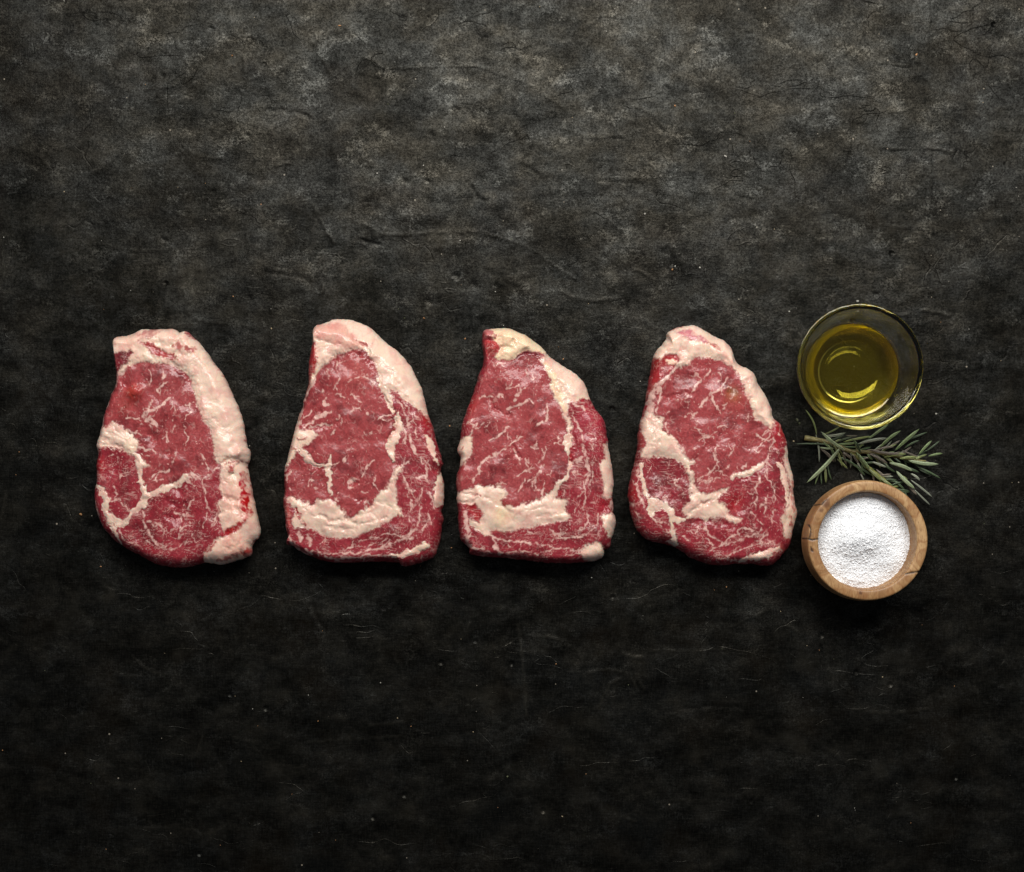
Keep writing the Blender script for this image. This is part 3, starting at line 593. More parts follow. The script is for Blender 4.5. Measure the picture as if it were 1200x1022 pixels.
lay2 = [
 ('P', 'fat_rim', 1, 2.2, [(250, 80), (400, 0), (560, 10), (730, 120), (920, 300), (1015, 480), (1045, 680), (1000, 642), (930, 602), (870, 562), (820, 512), (792, 500), (800, 560), (792, 605), (760, 560), (730, 490), (700, 400), (690, 330), (655, 285), (615, 232), (530, 240), (450, 262), (380, 300), (330, 352), (285, 430), (220, 500), (225, 300), (245, 150)]),
 ('P', None, 0.03, -1.2, [(225, 300), (250, 190), (285, 188), (300, 230), (290, 270), (302, 320), (282, 380), (248, 450), (222, 495)], VIV),
 ('S', None, 1, .3, [(285, 430, 24), (230, 515, 18), (200, 585, 14), (188, 650, 14), (178, 725, 18)]),
 ('P', None, .75, .8, [(270, 75), (330, 52), (470, 55), (540, 130), (600, 215), (540, 235), (440, 215), (300, 150)], (.03, -.06, -.05)),
 ('S', None, .2, -1.0, [(570, 175, 14), (605, 185, 26), (630, 205, 18)], RED), ('C', 18, -1.3, [(480, 55), (540, 125), (600, 205), (650, 245)]), ('C', 14, -.8, [(660, 200), (700, 180), (730, 155)]), ('C', 16, -.9, [(700, 300), (780, 370), (850, 470), (900, 560)]),
 ('C', 10, -.6, [(300, 160), (380, 190), (450, 200)]), ('D', 900, 390, 30, -.6), ('T', 640, 270, 50, (-.08, -.02, -.02)),  # dark tint paints the shade under the fat cap
 ('C', 24, -1.6, [(430, 290), (520, 262), (600, 262), (660, 310)]),
 M_(.8, [(715, 420, 30), (760, 520, 52), (790, 600, 42), (812, 660, 16)]), M_(.9, [(845, 660, 26), (842, 740, 66), (822, 820, 78), (800, 880, 66), (808, 950, 50), (822, 992, 12)]), ('C', 9, -1.8, [(740, 540), (800, 620), (832, 690), (800, 780), (785, 830)]), ('D', 822, 688, 16, 1.2),
 ('P', 'fat_seam', 1, .7, [(180, 640), (150, 720), (110, 850), (85, 950), (65, 1020), (105, 1015), (150, 950), (190, 880), (240, 850), (315, 800), (250, 770), (182, 752), (180, 700)]), V_((190, 722, 12), (265, 640, 16)), V_((222, 742, 22), (300, 690, 46), (385, 648, 40)), V_((250, 755, 14), (340, 735, 16), (412, 728, 8)),
 ('C', 12, -1.0, [(190, 740), (270, 700), (330, 640)]), ('C', 12, -1.0, [(240, 760), (340, 750), (430, 720)]),
 ('S', None, .25, -.3, [(170, 820, 14), (200, 840, 20), (230, 820, 14)], RED), ('S', None, .4, -.2, [(130, 880, 14), (160, 900, 16)], RED),
 M_(.7, [(190, 890, 40), (222, 942, 52), (270, 985, 40), (330, 1006, 30), (390, 1006, 24)]), V_((390, 1006, 22), (445, 985, 8)), M_(.3, [(390, 935, 12), (384, 1010, 36), (384, 1100, 30), (390, 1195, 16)]), V_((478, 985, 20), (494, 948, 16)), ('C', 14, -1.0, [(200, 960), (280, 1015), (380, 1030)]),
 V_((90, 1010, 34), (85, 1040, 30)), V_((130, 1040, 20), (100, 1080, 26), (95, 1110, 14)), V_((110, 1160, 26), (120, 1170, 24)),
 ('P', 'fat_seam', 1, 1.6, [(95, 1222), (130, 1203), (200, 1235), (270, 1265), (330, 1230), (380, 1225), (440, 1270), (490, 1320), (500, 1352), (560, 1340), (590, 1300), (640, 1280), (680, 1262), (682, 1220), (740, 1170), (790, 1120), (800, 1080), (812, 1030), (850, 1008), (880, 1010), (842, 1060), (830, 1130), (835, 1220), (852, 1290), (872, 1352), (830, 1342), (780, 1362), (700, 1420), (620, 1452), (560, 1482), (480, 1482), (400, 1492), (350, 1482), (290, 1440), (220, 1420), (160, 1422), (130, 1380), (150, 1320), (130, 1270)]),
 V_((850, 1010, 22), (912, 976, 12)), ('S', None, 0, -1.2, [(150, 1290, 14), (190, 1350, 34), (230, 1402, 20)], RED), ('S', None, .1, -.6, [(95, 1290, 30), (120, 1370, 34), (140, 1410, 16)], RED), ('C', 12, -1.2, [(320, 1330), (400, 1370), (480, 1360), (560, 1400)]), ('C', 12, -1.1, [(500, 1370), (580, 1340), (680, 1320), (700, 1360)]), ('C', 10, -.9, [(360, 1400), (450, 1430), (560, 1430)]), ('C', 10, -.8, [(600, 1400), (680, 1380), (760, 1350)]), ('C', 10, -.8, [(660, 1280), (740, 1250), (800, 1290)]), ('C', 9, -.7, [(220, 1290), (300, 1350), (340, 1330)]),
 V_((810, 540, 8), (880, 640, 18), (912, 735, 20)), V_((860, 580, 10), (920, 640, 10), (960, 760, 16), (966, 805, 6)), V_((948, 655, 8), (992, 702, 16)), V_((880, 740, 24), (890, 860, 18)), V_((920, 800, 20), (950, 900, 34), (960, 930, 14)), M_(.3, [(1028, 810, 26), (1060, 880, 44), (1090, 965, 24), (1108, 1000, 6)]), V_((988, 945, 22), (996, 992, 18)), V_((1032, 1008, 12), (1020, 1072, 18), (958, 1098, 18)),
 V_((880, 1078, 22), (912, 1170, 22), (910, 1222, 8)), V_((930, 1170, 16), (946, 1232, 10)), V_((1000, 1130, 10), (990, 1250, 16), (975, 1390, 16), (920, 1462, 16), (840, 1512, 18), (700, 1562, 24), (560, 1592, 20), (430, 1596, 14), (330, 1590, 8)), V_((618, 1496, 8), (760, 1470, 14), (900, 1466, 12), (962, 1420, 8)), V_((1055, 1190, 16), (1082, 1290, 14)), V_((1040, 1330, 14), (1062, 1392, 8)), V_((648, 1545, 14), (666, 1520, 8)), V_((960, 1470, 20), (880, 1500, 16)), V_((1020, 1400, 18), (990, 1440, 14)),
 V_((360, 1618, 20), (500, 1630, 18), (640, 1602, 16), (780, 1610, 26)), R_(1.2, [(780, 1612, 24), (900, 1592, 40), (980, 1562, 62), (1020, 1540, 56)]), V_((480, 1568, 10), (540, 1550, 10)), V_((1040, 960, 10), (1030, 1020, 10)), V_((930, 1240, 8), (920, 1380, 10)),
 R_(.4, [(1122, 1060, 30), (1118, 1150, 62), (1106, 1250, 62), (1100, 1292, 20)]), V_((180, 1450, 28), (195, 1500, 30)), V_((240, 1480, 44), (262, 1535, 30)), V_((230, 1570, 24), (272, 1600, 12)), V_((90, 1400, 16), (120, 1500, 22), (170, 1572, 28), (230, 1600, 14)), V_((340, 1470, 16), (356, 1520, 10)), V_((300, 1560, 12), (330, 1600, 14)),
 V_((508, 442, 10), (560, 425, 12), (630, 420, 14), (682, 450, 14), (692, 472, 8)), V_((452, 428, 12), (420, 492, 8)), V_((428, 532, 20), (462, 524, 12)), V_((362, 558, 16), (350, 600, 28), (385, 602, 14)), V_((530, 530, 10), (556, 552, 16), (584, 540, 8)), V_((440, 310, 14), (450, 325, 8)), V_((365, 360, 10), (390, 412, 12)), V_((458, 670, 12), (474, 704, 16)), V_((720, 690, 12), (760, 675, 14), (802, 680, 8)), V_((740, 700, 8), (780, 715, 10)), V_((618, 780, 8), (642, 804, 12)),
 V_((598, 1076, 8), (640, 1010, 16), (692, 958, 10)), V_((692, 1078, 18), (684, 1142, 10)), V_((515, 1125, 32), (545, 1098, 28), (575, 1090, 14)), V_((515, 1140, 20), (545, 1155, 18)), V_((238, 1145, 8), (256, 1092, 16), (262, 1142, 10)), V_((335, 520, 22), (345, 505, 16)), V_((420, 760, 8), (400, 800, 10)), V_((600, 1180, 10), (640, 1190, 8)), V_((290, 1150, 16), (300, 1165, 10)), V_((545, 620, 12), (552, 640, 8)), V_((630, 650, 14), (645, 665, 8)), V_((620, 1240, 14), (660, 1265, 12)), V_((420, 1215, 24), (440, 1235, 18)),
 ('T', 560, 380, 130, (.05, .02, .012)), ('T', 400, 340, 80, (-.05, -.01, -.01)), ('T', 250, 1090, 110, (-.03, .01, .015)), ('T', 600, 700, 200, (.02, .01, .008)), ('D', 250, 1080, 100, -1.2), ('D', 545, 1120, 22, -1.6), ('T', 1050, 700, 60, VIV), ('C', 14, -1.2, [(560, 1230), (620, 1240), (660, 1270)]), ('D', 450, 1290, 50, -1.0), ('D', 1090, 1020, 20, -2.0)]  # dark tint at the eye's top paints shade cast by the cap

# --- third steak
out3 = [(230, 110, 60), (255, 85, 60), (380, 75, 80), (440, 88, 90), (520, 125, 100), (590, 175, 110), (650, 225, 110), (670, 255, 120), (730, 300, 140), (800, 345, 160), (870, 395, 170), (920, 450, 170), (940, 510, 160), (965, 570, 140), (1000, 630, 120), (1045, 690, 110), (1065, 760, 100), (1075, 830, 90), (1085, 920, 90), (1105, 1020, 90), (1112, 1130, 90), (1105, 1220, 80), (1115, 1270, 80), (1108, 1320, 80), (1125, 1345, 80), (1130, 1400, 90), (1115, 1450, 100), (1100, 1500, 110), (1085, 1550, 100), (1050, 1570, 80), (1045, 1610, 80), (1010, 1640, 80), (900, 1655, 70),
        (780, 1660, 60), (600, 1650, 60), (420, 1630, 60), (250, 1615, 60), (150, 1600, 60), (140, 1560, 60), (85, 1500, 60), (70, 1440, 60), (65, 1340, 60), (55, 1240, 50), (60, 1190, 50), (50, 1130, 50), (55, 1070, 50), (75, 1010, 50), (78, 950, 50), (60, 900, 50), (75, 830, 55), (95, 720, 60), (130, 610, 65), (170, 510, 65), (200, 400, 65), (230, 330, 65), (235, 250, 70), (225, 180, 65)]
eye3 = [(320, 290), (430, 285), (640, 280), (680, 420), (740, 600), (810, 740), (800, 860), (815, 960), (770, 1100), (700, 1170), (590, 1230), (450, 1275), (370, 1250), (390, 1190), (300, 1150), (160, 1150), (60, 1190), (60, 1060), (110, 990), (175, 870), (160, 790), (140, 700), (200, 520), (250, 350)]
lay3 = [
 ('P', 'fat_rim', 1, 2.9, [(250, 80), (380, 60), (530, 115), (655, 215), (680, 255), (660, 275), (640, 250), (580, 240), (500, 255), (430, 292), (340, 302), (318, 275), (345, 230), (330, 190), (290, 140), (330, 125)], YEL),
 ('P', 'fat_rim', 1, 1.5, [(630, 290), (655, 240), (680, 250), (810, 335), (935, 440), (972, 565), (900, 550), (840, 580), (800, 592), (810, 660), (832, 765), (808, 765), (780, 680), (740, 600), (700, 500), (670, 390), (640, 345), (605, 312)]),
 ('S', None, .9, 0, [(650, 340, 40), (700, 420, 50), (740, 540, 40), (790, 650, 24)], YEL),
 ('S', 'fat_rim', .35, 1.5, [(255, 105, 60), (290, 130, 70), (310, 150, 40)], (.05, -.06, -.03)), ('P', None, 0.05, 1.6, [(240, 175), (300, 165), (345, 200), (340, 255), (290, 275), (250, 262)], VIV), ('D', 290, 220, 40, 1.4), ('D', 285, 130, 40, 1.2), ('C', 16, -2.2, [(235, 170), (290, 170), (340, 150)]),
 ('S', None, .5, 0, [(345, 180, 16), (360, 215, 20)]), ('C', 16, -2.2, [(370, 225), (405, 210), (435, 185)]), ('T', 560, 268, 60, (-.1, -.02, -.02)), ('S', None, 0, -1.5, [(450, 290, 14), (530, 265, 26), (620, 262, 30)], DARK), ('C', 12, -.6, [(430, 130), (540, 180), (620, 230)]),  # DARK stroke and dark tint paint shade in the cavity under the flap
 ('C', 14, -.9, [(660, 270), (720, 360), (760, 480), (800, 560)]), ('C', 10, -.5, [(760, 400), (830, 440), (900, 450)]),
 M_(.8, [(812, 740, 20), (806, 800, 52), (800, 870, 46), (812, 925, 26)]), M_(.4, [(816, 950, 14), (810, 1030, 22), (772, 1100, 24), (740, 1132, 26), (700, 1180, 40)]), ('S', None, 0, -.6, [(830, 890, 18), (826, 960, 18)], RED), ('C', 10, -1.4, [(828, 760), (838, 860), (822, 990)]),
 ('P', 'fat_seam', 1, 1.3, [(55, 1205), (100, 1175), (160, 1150), (220, 1140), (300, 1150), (370, 1160), (402, 1195), (350, 1240), (380, 1272), (450, 1276), (520, 1270), (590, 1230), (660, 1200), (722, 1150), (722, 1222), (802, 1225), (790, 1290), (812, 1352), (780, 1376), (640, 1396), (520, 1422), (400, 1452), (330, 1430), (290, 1440), (290, 1482), (200, 1440), (160, 1422), (140, 1370), (180, 1370), (222, 1372), (232, 1330), (200, 1280), (120, 1262), (60, 1255)]),
 ('P', None, 0, -.8, [(105, 1265), (180, 1258), (232, 1330), (215, 1385), (150, 1340)], RED), ('S', None, .2, -.5, [(190, 1200, 16), (215, 1208, 14)], RED), ('C', 10, -1.0, [(70, 1205), (120, 1200), (180, 1200)]), ('C', 10, -1.0, [(70, 1250), (140, 1245), (190, 1230)]), ('C', 12, -.8, [(240, 1220), (330, 1260), (420, 1320)]), ('C', 10, -.6, [(450, 1340), (560, 1300), (680, 1280)]), ('C', 9, -.6, [(600, 1350), (700, 1330), (780, 1310)]),
 ('T', 360, 1340, 60, (.01, .04, -.05)), ('S', None, 0, -.3, [(740, 1190, 40), (760, 1180, 30)], RED), ('S', None, .1, -.3, [(300, 1440, 14), (340, 1440, 20), (370, 1455, 12)], RED),
 ('P', 'fat_rim', 1, .6, [(70, 840), (160, 800), (178, 870), (160, 930), (110, 992), (75, 1010), (80, 930), (50, 900)]), ('S', None, .3, -.4, [(95, 900, 20), (110, 880, 14)], RED), V_((160, 790, 12), (200, 720, 8)),
 ('P', 'fat_rim', 1, .4, [(1030, 870), (1080, 850), (1100, 930), (1120, 1030), (1120, 1160), (1085, 1232), (1040, 1232), (1030, 1100), (1010, 1000), (1050, 950)]), ('P', 'fat_rim', 1, .9, [(1018, 1345), (1060, 1330), (1135, 1325), (1145, 1400), (1115, 1480), (1065, 1480), (1040, 1400)]), ('P', 'fat_rim', 1, .8, [(880, 1590), (930, 1530), (1000, 1520), (1055, 1570), (1050, 1625), (960, 1655), (900, 1620)]),
 ('T', 1050, 1270, 60, (.04, -.015, -.015)), ('D', 1050, 1280, 40, -1.5), V_((1095, 1260, 30), (1100, 1300, 24)),
 V_((388, 502, 12), (430, 480, 16), (472, 470, 8)), V_((278, 545, 28), (320, 540, 22), (374, 530, 8)), V_((438, 562, 22), (480, 520, 30), (522, 490, 8)), V_((395, 632, 10), (440, 610, 34), (500, 590, 26), (545, 572, 18), (574, 602, 8)), V_((645, 548, 8), (660, 620, 16), (660, 700, 18), (602, 720, 22), (588, 738, 8)), V_((276, 842, 10), (350, 790, 20), (412, 745, 14)),
 V_((200, 1052, 28), (230, 990, 18), (320, 930, 16), (400, 880, 16), (492, 820, 22)), V_((168, 1122, 8), (192, 1060, 16)), V_((522, 958, 18), (530, 1012, 14)), V_((718, 862, 14), (752, 830, 6)), V_((608, 992, 10), (640, 940, 14), (656, 888, 10)), V_((468, 1182, 10), (500, 1130, 14), (522, 1088, 8)), V_((438, 1092, 10), (520, 1040, 10), (562, 1000, 6)), V_((538, 1112, 8), (600, 1060, 14), (642, 1000, 8)), V_((700, 1048, 10), (690, 1082, 8)), V_((630, 1202, 14), (636, 1140, 8)), V_((438, 900, 8), (470, 960, 14), (492, 992, 10)), V_((580, 1080, 10), (560, 1140, 8)), V_((640, 1120, 8), (630, 1180, 14)), V_((405, 790, 10), (408, 830, 12)), V_((270, 640, 14), (285, 612, 12)), V_((560, 880, 14), (590, 890, 12)), V_((330, 1140, 8), (380, 1130, 12)),
 V_((240, 720, 8), (190, 760, 10)), V_((250, 740, 8), (280, 720, 8)), V_((320, 350, 14), (350, 330, 10)), V_((520, 370, 10), (535, 400, 12)), V_((555, 440, 10), (575, 425, 8)), V_((215, 558, 22), (240, 550, 14)), V_((135, 720, 16), (150, 700, 10)),
 V_((840, 590, 18), (880, 610, 34), (912, 632, 24)), V_((830, 650, 8), (860, 720, 16), (890, 800, 14), (896, 852, 8)), V_((830, 985, 30), (880, 962, 52)), V_((900, 860, 30), (920, 960, 42), (932, 1040, 34), (910, 1072, 18)), V_((940, 1040, 16), (930, 1110, 14), (890, 1180, 16), (870, 1272, 10)), V_((910, 1120, 14), (916, 1190, 12), (908, 1302, 8)), V_((960, 1050, 14), (972, 1122, 10)), V_((932, 1308, 8), (930, 1380, 16), (900, 1430, 16), (858, 1440, 8)),
 V_((1000, 1320, 12), (1000, 1400, 14), (960, 1440, 16), (880, 1480, 16), (790, 1490, 18), (740, 1480, 20), (680, 1512, 8)), V_((680, 1430, 10), (730, 1465, 24), (792, 1450, 12)), V_((290, 1480, 22), (340, 1500, 18), (440, 1510, 16), (540, 1520, 16), (620, 1535, 14), (692, 1540, 8)), V_((658, 1576, 10), (760, 1560, 16), (860, 1570, 22), (930, 1550, 34)), V_((150, 1460, 25), (130, 1500, 34), (160, 1560, 34), (240, 1560, 22), (292, 1590, 14)), V_((300, 1490, 14), (330, 1560, 44), (380, 1590, 26), (440, 1580, 16), (540, 1580, 14), (602, 1602, 8)), V_((110, 1310, 28), (125, 1390, 38), (130, 1470, 34)), V_((528, 1410, 12), (540, 1450, 14), (592, 1466, 8)), V_((780, 1600, 8), (880, 1590, 14)), V_((860, 1290, 8), (850, 1320, 10)), V_((770, 1210, 8), (790, 1170, 8)), V_((840, 1030, 8), (850, 1090, 8)), V_((400, 1545, 16), (412, 1552, 12)), V_((960, 890, 20), (975, 850, 10)), V_((980, 960, 14), (960, 1000, 8)),
 ('T', 460, 700, 160, (.02, .01, .008)), ('T', 360, 1045, 60, (-.04, .015, -.02)), ('T', 700, 930, 70, (-.04, .01, -.01)), ('D', 440, 650, 60, -1.0), ('C', 10, -1.4, [(440, 880), (465, 940), (480, 960)]), ('C', 12, -1.0, [(280, 560), (330, 640), (420, 670)]), ('T', 990, 700, 130, (.07, .0, .01)), ('T', 150, 600, 60, VIV), ('D', 540, 330, 80, -1.2)]

# --- fourth steak
out4 = [(212, 262, 60), (240, 215, 70), (295, 150, 80), (305, 105, 80), (370, 70, 90), (440, 57, 110), (510, 65, 120), (560, 95, 120), (640, 140, 120), (690, 165, 110), (730, 210, 100), (750, 270, 90), (780, 315, 90), (840, 350, 100), (890, 390, 120), (920, 460, 130), (965, 530, 130), (1000, 600, 120), (1020, 680, 80), (1060, 720, 70), (1080, 770, 70), (1105, 840, 80), (1115, 920, 90), (1130, 1010, 110), (1150, 1090, 130), (1155, 1170, 140), (1165, 1270, 150), (1180, 1320, 160), (1165, 1380, 160), (1150, 1440, 160), (1135, 1500, 150), (1120, 1550, 130), (1080, 1600, 110), (1050, 1640, 100), (980, 1675, 90), (880, 1665, 80),
        (760, 1665, 70), (650, 1675, 80), (560, 1660, 90), (450, 1615, 90), (380, 1565, 80), (310, 1535, 90), (200, 1510, 120), (130, 1475, 130), (90, 1420, 120), (65, 1350, 90), (45, 1240, 70), (38, 1170, 65), (55, 1080, 60), (70, 1020, 55), (90, 930, 50), (100, 860, 50), (110, 770, 50), (125, 680, 55), (150, 600, 65), (165, 500, 80), (180, 410, 90), (195, 330, 80)]
eye4 = [(390, 350), (490, 290), (560, 283), (650, 305), (720, 350), (770, 400), (840, 570), (870, 700), (940, 740), (980, 790), (960, 930), (850, 1045), (720, 1080), (690, 1150), (540, 1200), (460, 1100), (430, 990), (380, 880), (265, 770), (215, 650), (250, 470), (330, 380)]
lay4 = [
 ('P', 'fat_rim', 1, 2.2, [(200, 270), (290, 120), (440, 45), (570, 85), (700, 150), (765, 265), (850, 340), (925, 420), (1015, 600), (1030, 670), (980, 765), (940, 735), (870, 700), (860, 640), (840, 570), (800, 470), (770, 400), (720, 350), (650, 305), (560, 283), (490, 290), (430, 320), (390, 352), (350, 345), (370, 300), (350, 265), (300, 258), (240, 312)]),
 ('P', None, 0.35, -.4, [(340, 110), (430, 100), (510, 138), (570, 178), (560, 195), (450, 165), (370, 130)], (.08, -.03, .03)), ('P', None, .05, -.7, [(560, 185), (600, 200), (650, 238), (600, 228)], RED), ('S', None, .55, 0, [(640, 240, 30), (690, 280, 40), (730, 320, 24)], (.05, -.05, -.04)),
 ('P', None, 0.02, -1.4, [(185, 330), (210, 285), (250, 300), (290, 270), (340, 258), (372, 290), (340, 345), (270, 405), (230, 440), (180, 530), (150, 580), (170, 440)], VIV), M_(1.0, [(305, 318, 36), (340, 318, 44)]), ('T', 270, 360, 40, (-.12, -.01, -.01)),
 ('C', 14, -1.0, [(300, 110), (400, 90), (520, 85)]), ('C', 14, -.8, [(400, 160), (380, 220), (420, 250)]), ('C', 16, -1.0, [(830, 440), (890, 430), (910, 470)]), ('C', 14, -.8, [(860, 560), (930, 600), (940, 650)]), ('C', 12, -.8, [(760, 340), (800, 390), (850, 480)]),
 ('S', None, 1, .4, [(365, 350, 22), (290, 420, 28), (220, 490, 38), (190, 580, 48), (178, 650, 54)]), ('S', None, .1, -.3, [(235, 510, 20), (210, 580, 22)], RED), V_((255, 465, 16), (238, 560, 16), (216, 645, 16)),
 ('P', 'fat_seam', 1, 1.3, [(120, 690), (155, 640), (230, 668), (267, 700), (265, 770), (330, 810), (380, 880), (400, 920), (430, 960), (475, 988), (435, 1000), (462, 1060), (465, 1120), (505, 1180), (545, 1200), (600, 1182), (690, 1148), (692, 1172), (622, 1232), (662, 1255), (705, 1322), (790, 1368), (742, 1392), (690, 1362), (640, 1352), (570, 1352), (552, 1386), (500, 1352), (420, 1352), (395, 1300), (440, 1212), (446, 1100), (412, 1020), (352, 962), (260, 950), (180, 952), (115, 950), (110, 920), (150, 860), (130, 760)]),
 ('S', None, .1, -.3, [(120, 800, 30), (125, 880, 30)], RED), ('C', 12, -1.0, [(170, 700), (210, 780), (190, 840)]), ('C', 12, -1.0, [(220, 720), (240, 830), (170, 870)]), ('C', 12, -1.4, [(440, 1310), (520, 1270), (560, 1250), (640, 1190)]), ('C', 10, -.7, [(480, 1170), (500, 1240), (540, 1260)]), ('D', 460, 1210, 20, -.7),
 M_(.6, [(120, 990, 28), (122, 1080, 26), (145, 1160, 30), (170, 1230, 44), (200, 1262, 84), (270, 1272, 62), (310, 1312, 52), (350, 1366, 46), (402, 1362, 26)]), M_(.4, [(190, 1272, 60), (180, 1330, 40), (195, 1362, 14)]), M_(.5, [(310, 1320, 42), (320, 1400, 30), (332, 1470, 36), (345, 1525, 44)]), V_((345, 1520, 40), (300, 1510, 26)), V_((215, 1250, 30), (210, 1210, 12)),
 V_((58, 1100, 10), (110, 1200, 18), (136, 1280, 12)), V_((50, 1250, 10), (90, 1320, 14), (122, 1362, 10)), V_((95, 1000, 14), (90, 1060, 20), (120, 1100, 14)),
 M_(.7, [(720, 1082, 34), (790, 1066, 32), (850, 1046, 42), (920, 1000, 30)]), V_((920, 1000, 28), (960, 958, 16), (980, 890, 14), (1010, 840, 18), (992, 782, 14)), V_((800, 1030, 24), (818, 992, 10)), V_((960, 970, 12), (955, 1080, 14)), V_((880, 900, 8), (985, 800, 10)),
 M_(.7, [(1030, 990, 30), (1060, 1060, 42), (1085, 1140, 30), (1100, 1240, 22), (1096, 1272, 6)]), V_((900, 1060, 22), (902, 1120, 26), (880, 1180, 16), (886, 1240, 16), (848, 1266, 8)), V_((940, 1080, 18), (980, 1110, 16), (1000, 1170, 14), (1000, 1252, 8)),
 ('P', 'fat_rim', 1, .8, [(1085, 880), (1125, 920), (1160, 1090), (1175, 1260), (1195, 1320), (1155, 1490), (1095, 1485), (1060, 1440), (1040, 1380), (1070, 1320), (1105, 1270), (1118, 1150), (1085, 1050), (1062, 960)]), ('S', None, .45, -.3, [(1130, 1100, 30), (1140, 1200, 40), (1150, 1300, 40)], (.03, -.06, -.05)), ('S', None, .2, -.5, [(1110, 1340, 20), (1130, 1400, 30)], RED), ('C', 16, -1.3, [(1100, 1030), (1130, 1120), (1120, 1230)]), ('C', 14, -1.2, [(1070, 1400), (1110, 1330), (1150, 1290)]),
 R_(.9, [(780, 1642, 18), (850, 1622, 40), (940, 1602, 62), (1010, 1572, 52), (1052, 1562, 36)]), ('S', None, .1, -.5, [(1060, 1540, 40), (1080, 1570, 40)], VIV), ('S', None, .1, -.5, [(985, 1590, 14), (1020, 1600, 18)], RED), ('T', 1050, 780, 60, VIV), ('S', None, 0, -.9, [(1015, 870, 30), (1030, 900, 20)], VIV), V_((1050, 720, 14), (1040, 800, 10)), V_((1095, 850, 10), (1060, 860, 12)),
 V_((572, 348, 8), (580, 380, 16), (530, 420, 26), (490, 470, 24), (458, 516, 12)), V_((692, 428, 8), (650, 480, 16), (600, 520, 24), (570, 540, 30), (530, 580, 26), (510, 632, 8)), V_((588, 550, 28), (606, 600, 22), (616, 628, 8)), V_((650, 490, 12), (714, 490, 10)), V_((635, 395, 14), (652, 432, 14), (624, 440, 8)), V_((448, 690, 12), (484, 658, 12)), V_((632, 752, 44), (655, 745, 34), (686, 735, 10)), V_((508, 842, 14), (570, 810, 16), (612, 778, 10)), V_((520, 800, 10), (600, 820, 8)),
 V_((632, 885, 10), (595, 930, 22), (620, 980, 18), (642, 986, 12)), V_((640, 985, 14), (590, 1040, 16), (530, 1085, 18), (492, 1096, 8)), V_((690, 942, 8), (742, 868, 14)), V_((838, 902, 8), (870, 890, 10), (890, 920, 8), (930, 880, 8)), V_((878, 790, 12), (920, 820, 16), (972, 852, 10)), V_((930, 800, 10), (960, 760, 8)), V_((540, 430, 8), (470, 400, 8)), V_((740, 500, 10), (720, 560, 8)), V_((350, 560, 8), (440, 580, 10)), V_((280, 670, 14), (300, 650, 14)), V_((400, 680, 22), (420, 670, 14)), V_((690, 590, 8), (640, 660, 12)), V_((830, 660, 14), (850, 680, 12)), V_((280, 780, 8), (310, 740, 10)), V_((460, 905, 14), (480, 895, 10)), V_((480, 750, 8), (520, 770, 10)), V_((700, 1000, 6), (650, 1060, 6)), V_((490, 1110, 8), (620, 1105, 6)), V_((510, 1130, 6), (640, 1090, 6)),
 V_((538, 1420, 18), (600, 1480, 14), (640, 1510, 12), (672, 1526, 8)), V_((670, 1526, 14), (740, 1470, 16), (782, 1428, 10)), V_((558, 1572, 8), (680, 1530, 14), (780, 1500, 16), (880, 1460, 14), (912, 1430, 8)), V_((795, 1435, 24), (852, 1440, 22)), V_((848, 1532, 10), (962, 1460, 14)), V_((678, 1602, 10), (800, 1560, 12), (942, 1520, 8)), V_((398, 1480, 16), (412, 1502, 10)), V_((200, 1370, 14), (240, 1390, 12), (292, 1360, 8)), V_((228, 1400, 10), (300, 1450, 18), (312, 1430, 8)), V_((815, 1180, 8), (872, 1202, 12)), V_((420, 1440, 8), (480, 1460, 10), (500, 1410, 8)), V_((950, 1200, 8), (945, 1340, 10)), V_((1000, 1300, 8), (985, 1380, 8)), V_((900, 1550, 8), (1010, 1500, 10)), V_((560, 1480, 8), (600, 1540, 10)), V_((780, 1640, 8), (640, 1625, 10)), V_((850, 1320, 8), (930, 1400, 6)),
 V_((370, 1080, 8), (350, 1130, 12), (380, 1150, 8)), V_((180, 1010, 8), (160, 1050, 8)), V_((240, 1250, 10), (290, 1200, 12)),
 ('D', 285, 1080, 150, -2.4), ('T', 285, 1060, 130, (-.08, -.012, -.008)), ('D', 395, 430, 70, -1.8), ('T', 395, 430, 70, (-.08, -.02, -.02)), ('T', 730, 540, 50, (-.01, .05, -.02)), ('T', 820, 870, 50, (-.03, .05, -.01)), ('T', 780, 620, 110, (.05, .01, .005)), ('D', 590, 880, 40, -1.4), ('D', 860, 850, 60, -1.2), ('D', 760, 1270, 60, -1.2), ('T', 740, 1260, 60, RED), ('T', 280, 1230, 40, (.0, .03, .05)), ('C', 20, -1.2, [(470, 1380), (600, 1380), (720, 1410)]), ('C', 12, -.9, [(780, 1090), (860, 1070), (900, 1090)]), ('C', 12, -.9, [(280, 560), (360, 530), (460, 530)]), ('T', 80, 1200, 60, VIV)]  # dark tint on the small eye hollow paints its shade

build_steak(100, out1, lay1, eye1, 100, 'raw ribeye steak with thick white fat strip down right edge, farthest from the bowls')
build_steak(320, out2, lay2, eye2, 230, 'raw ribeye steak with a broad squared pinkish fat cap and crumbly U-shaped fat seam')
build_steak(525, out3, lay3, eye3, 370, 'raw ribeye steak with curled yellowish fat flap and red lump at its top')
build_steak(730, out4, lay4, eye4, 510, 'raw ribeye steak next to the bowls, with a sunken dark oval muscle ringed by fat')

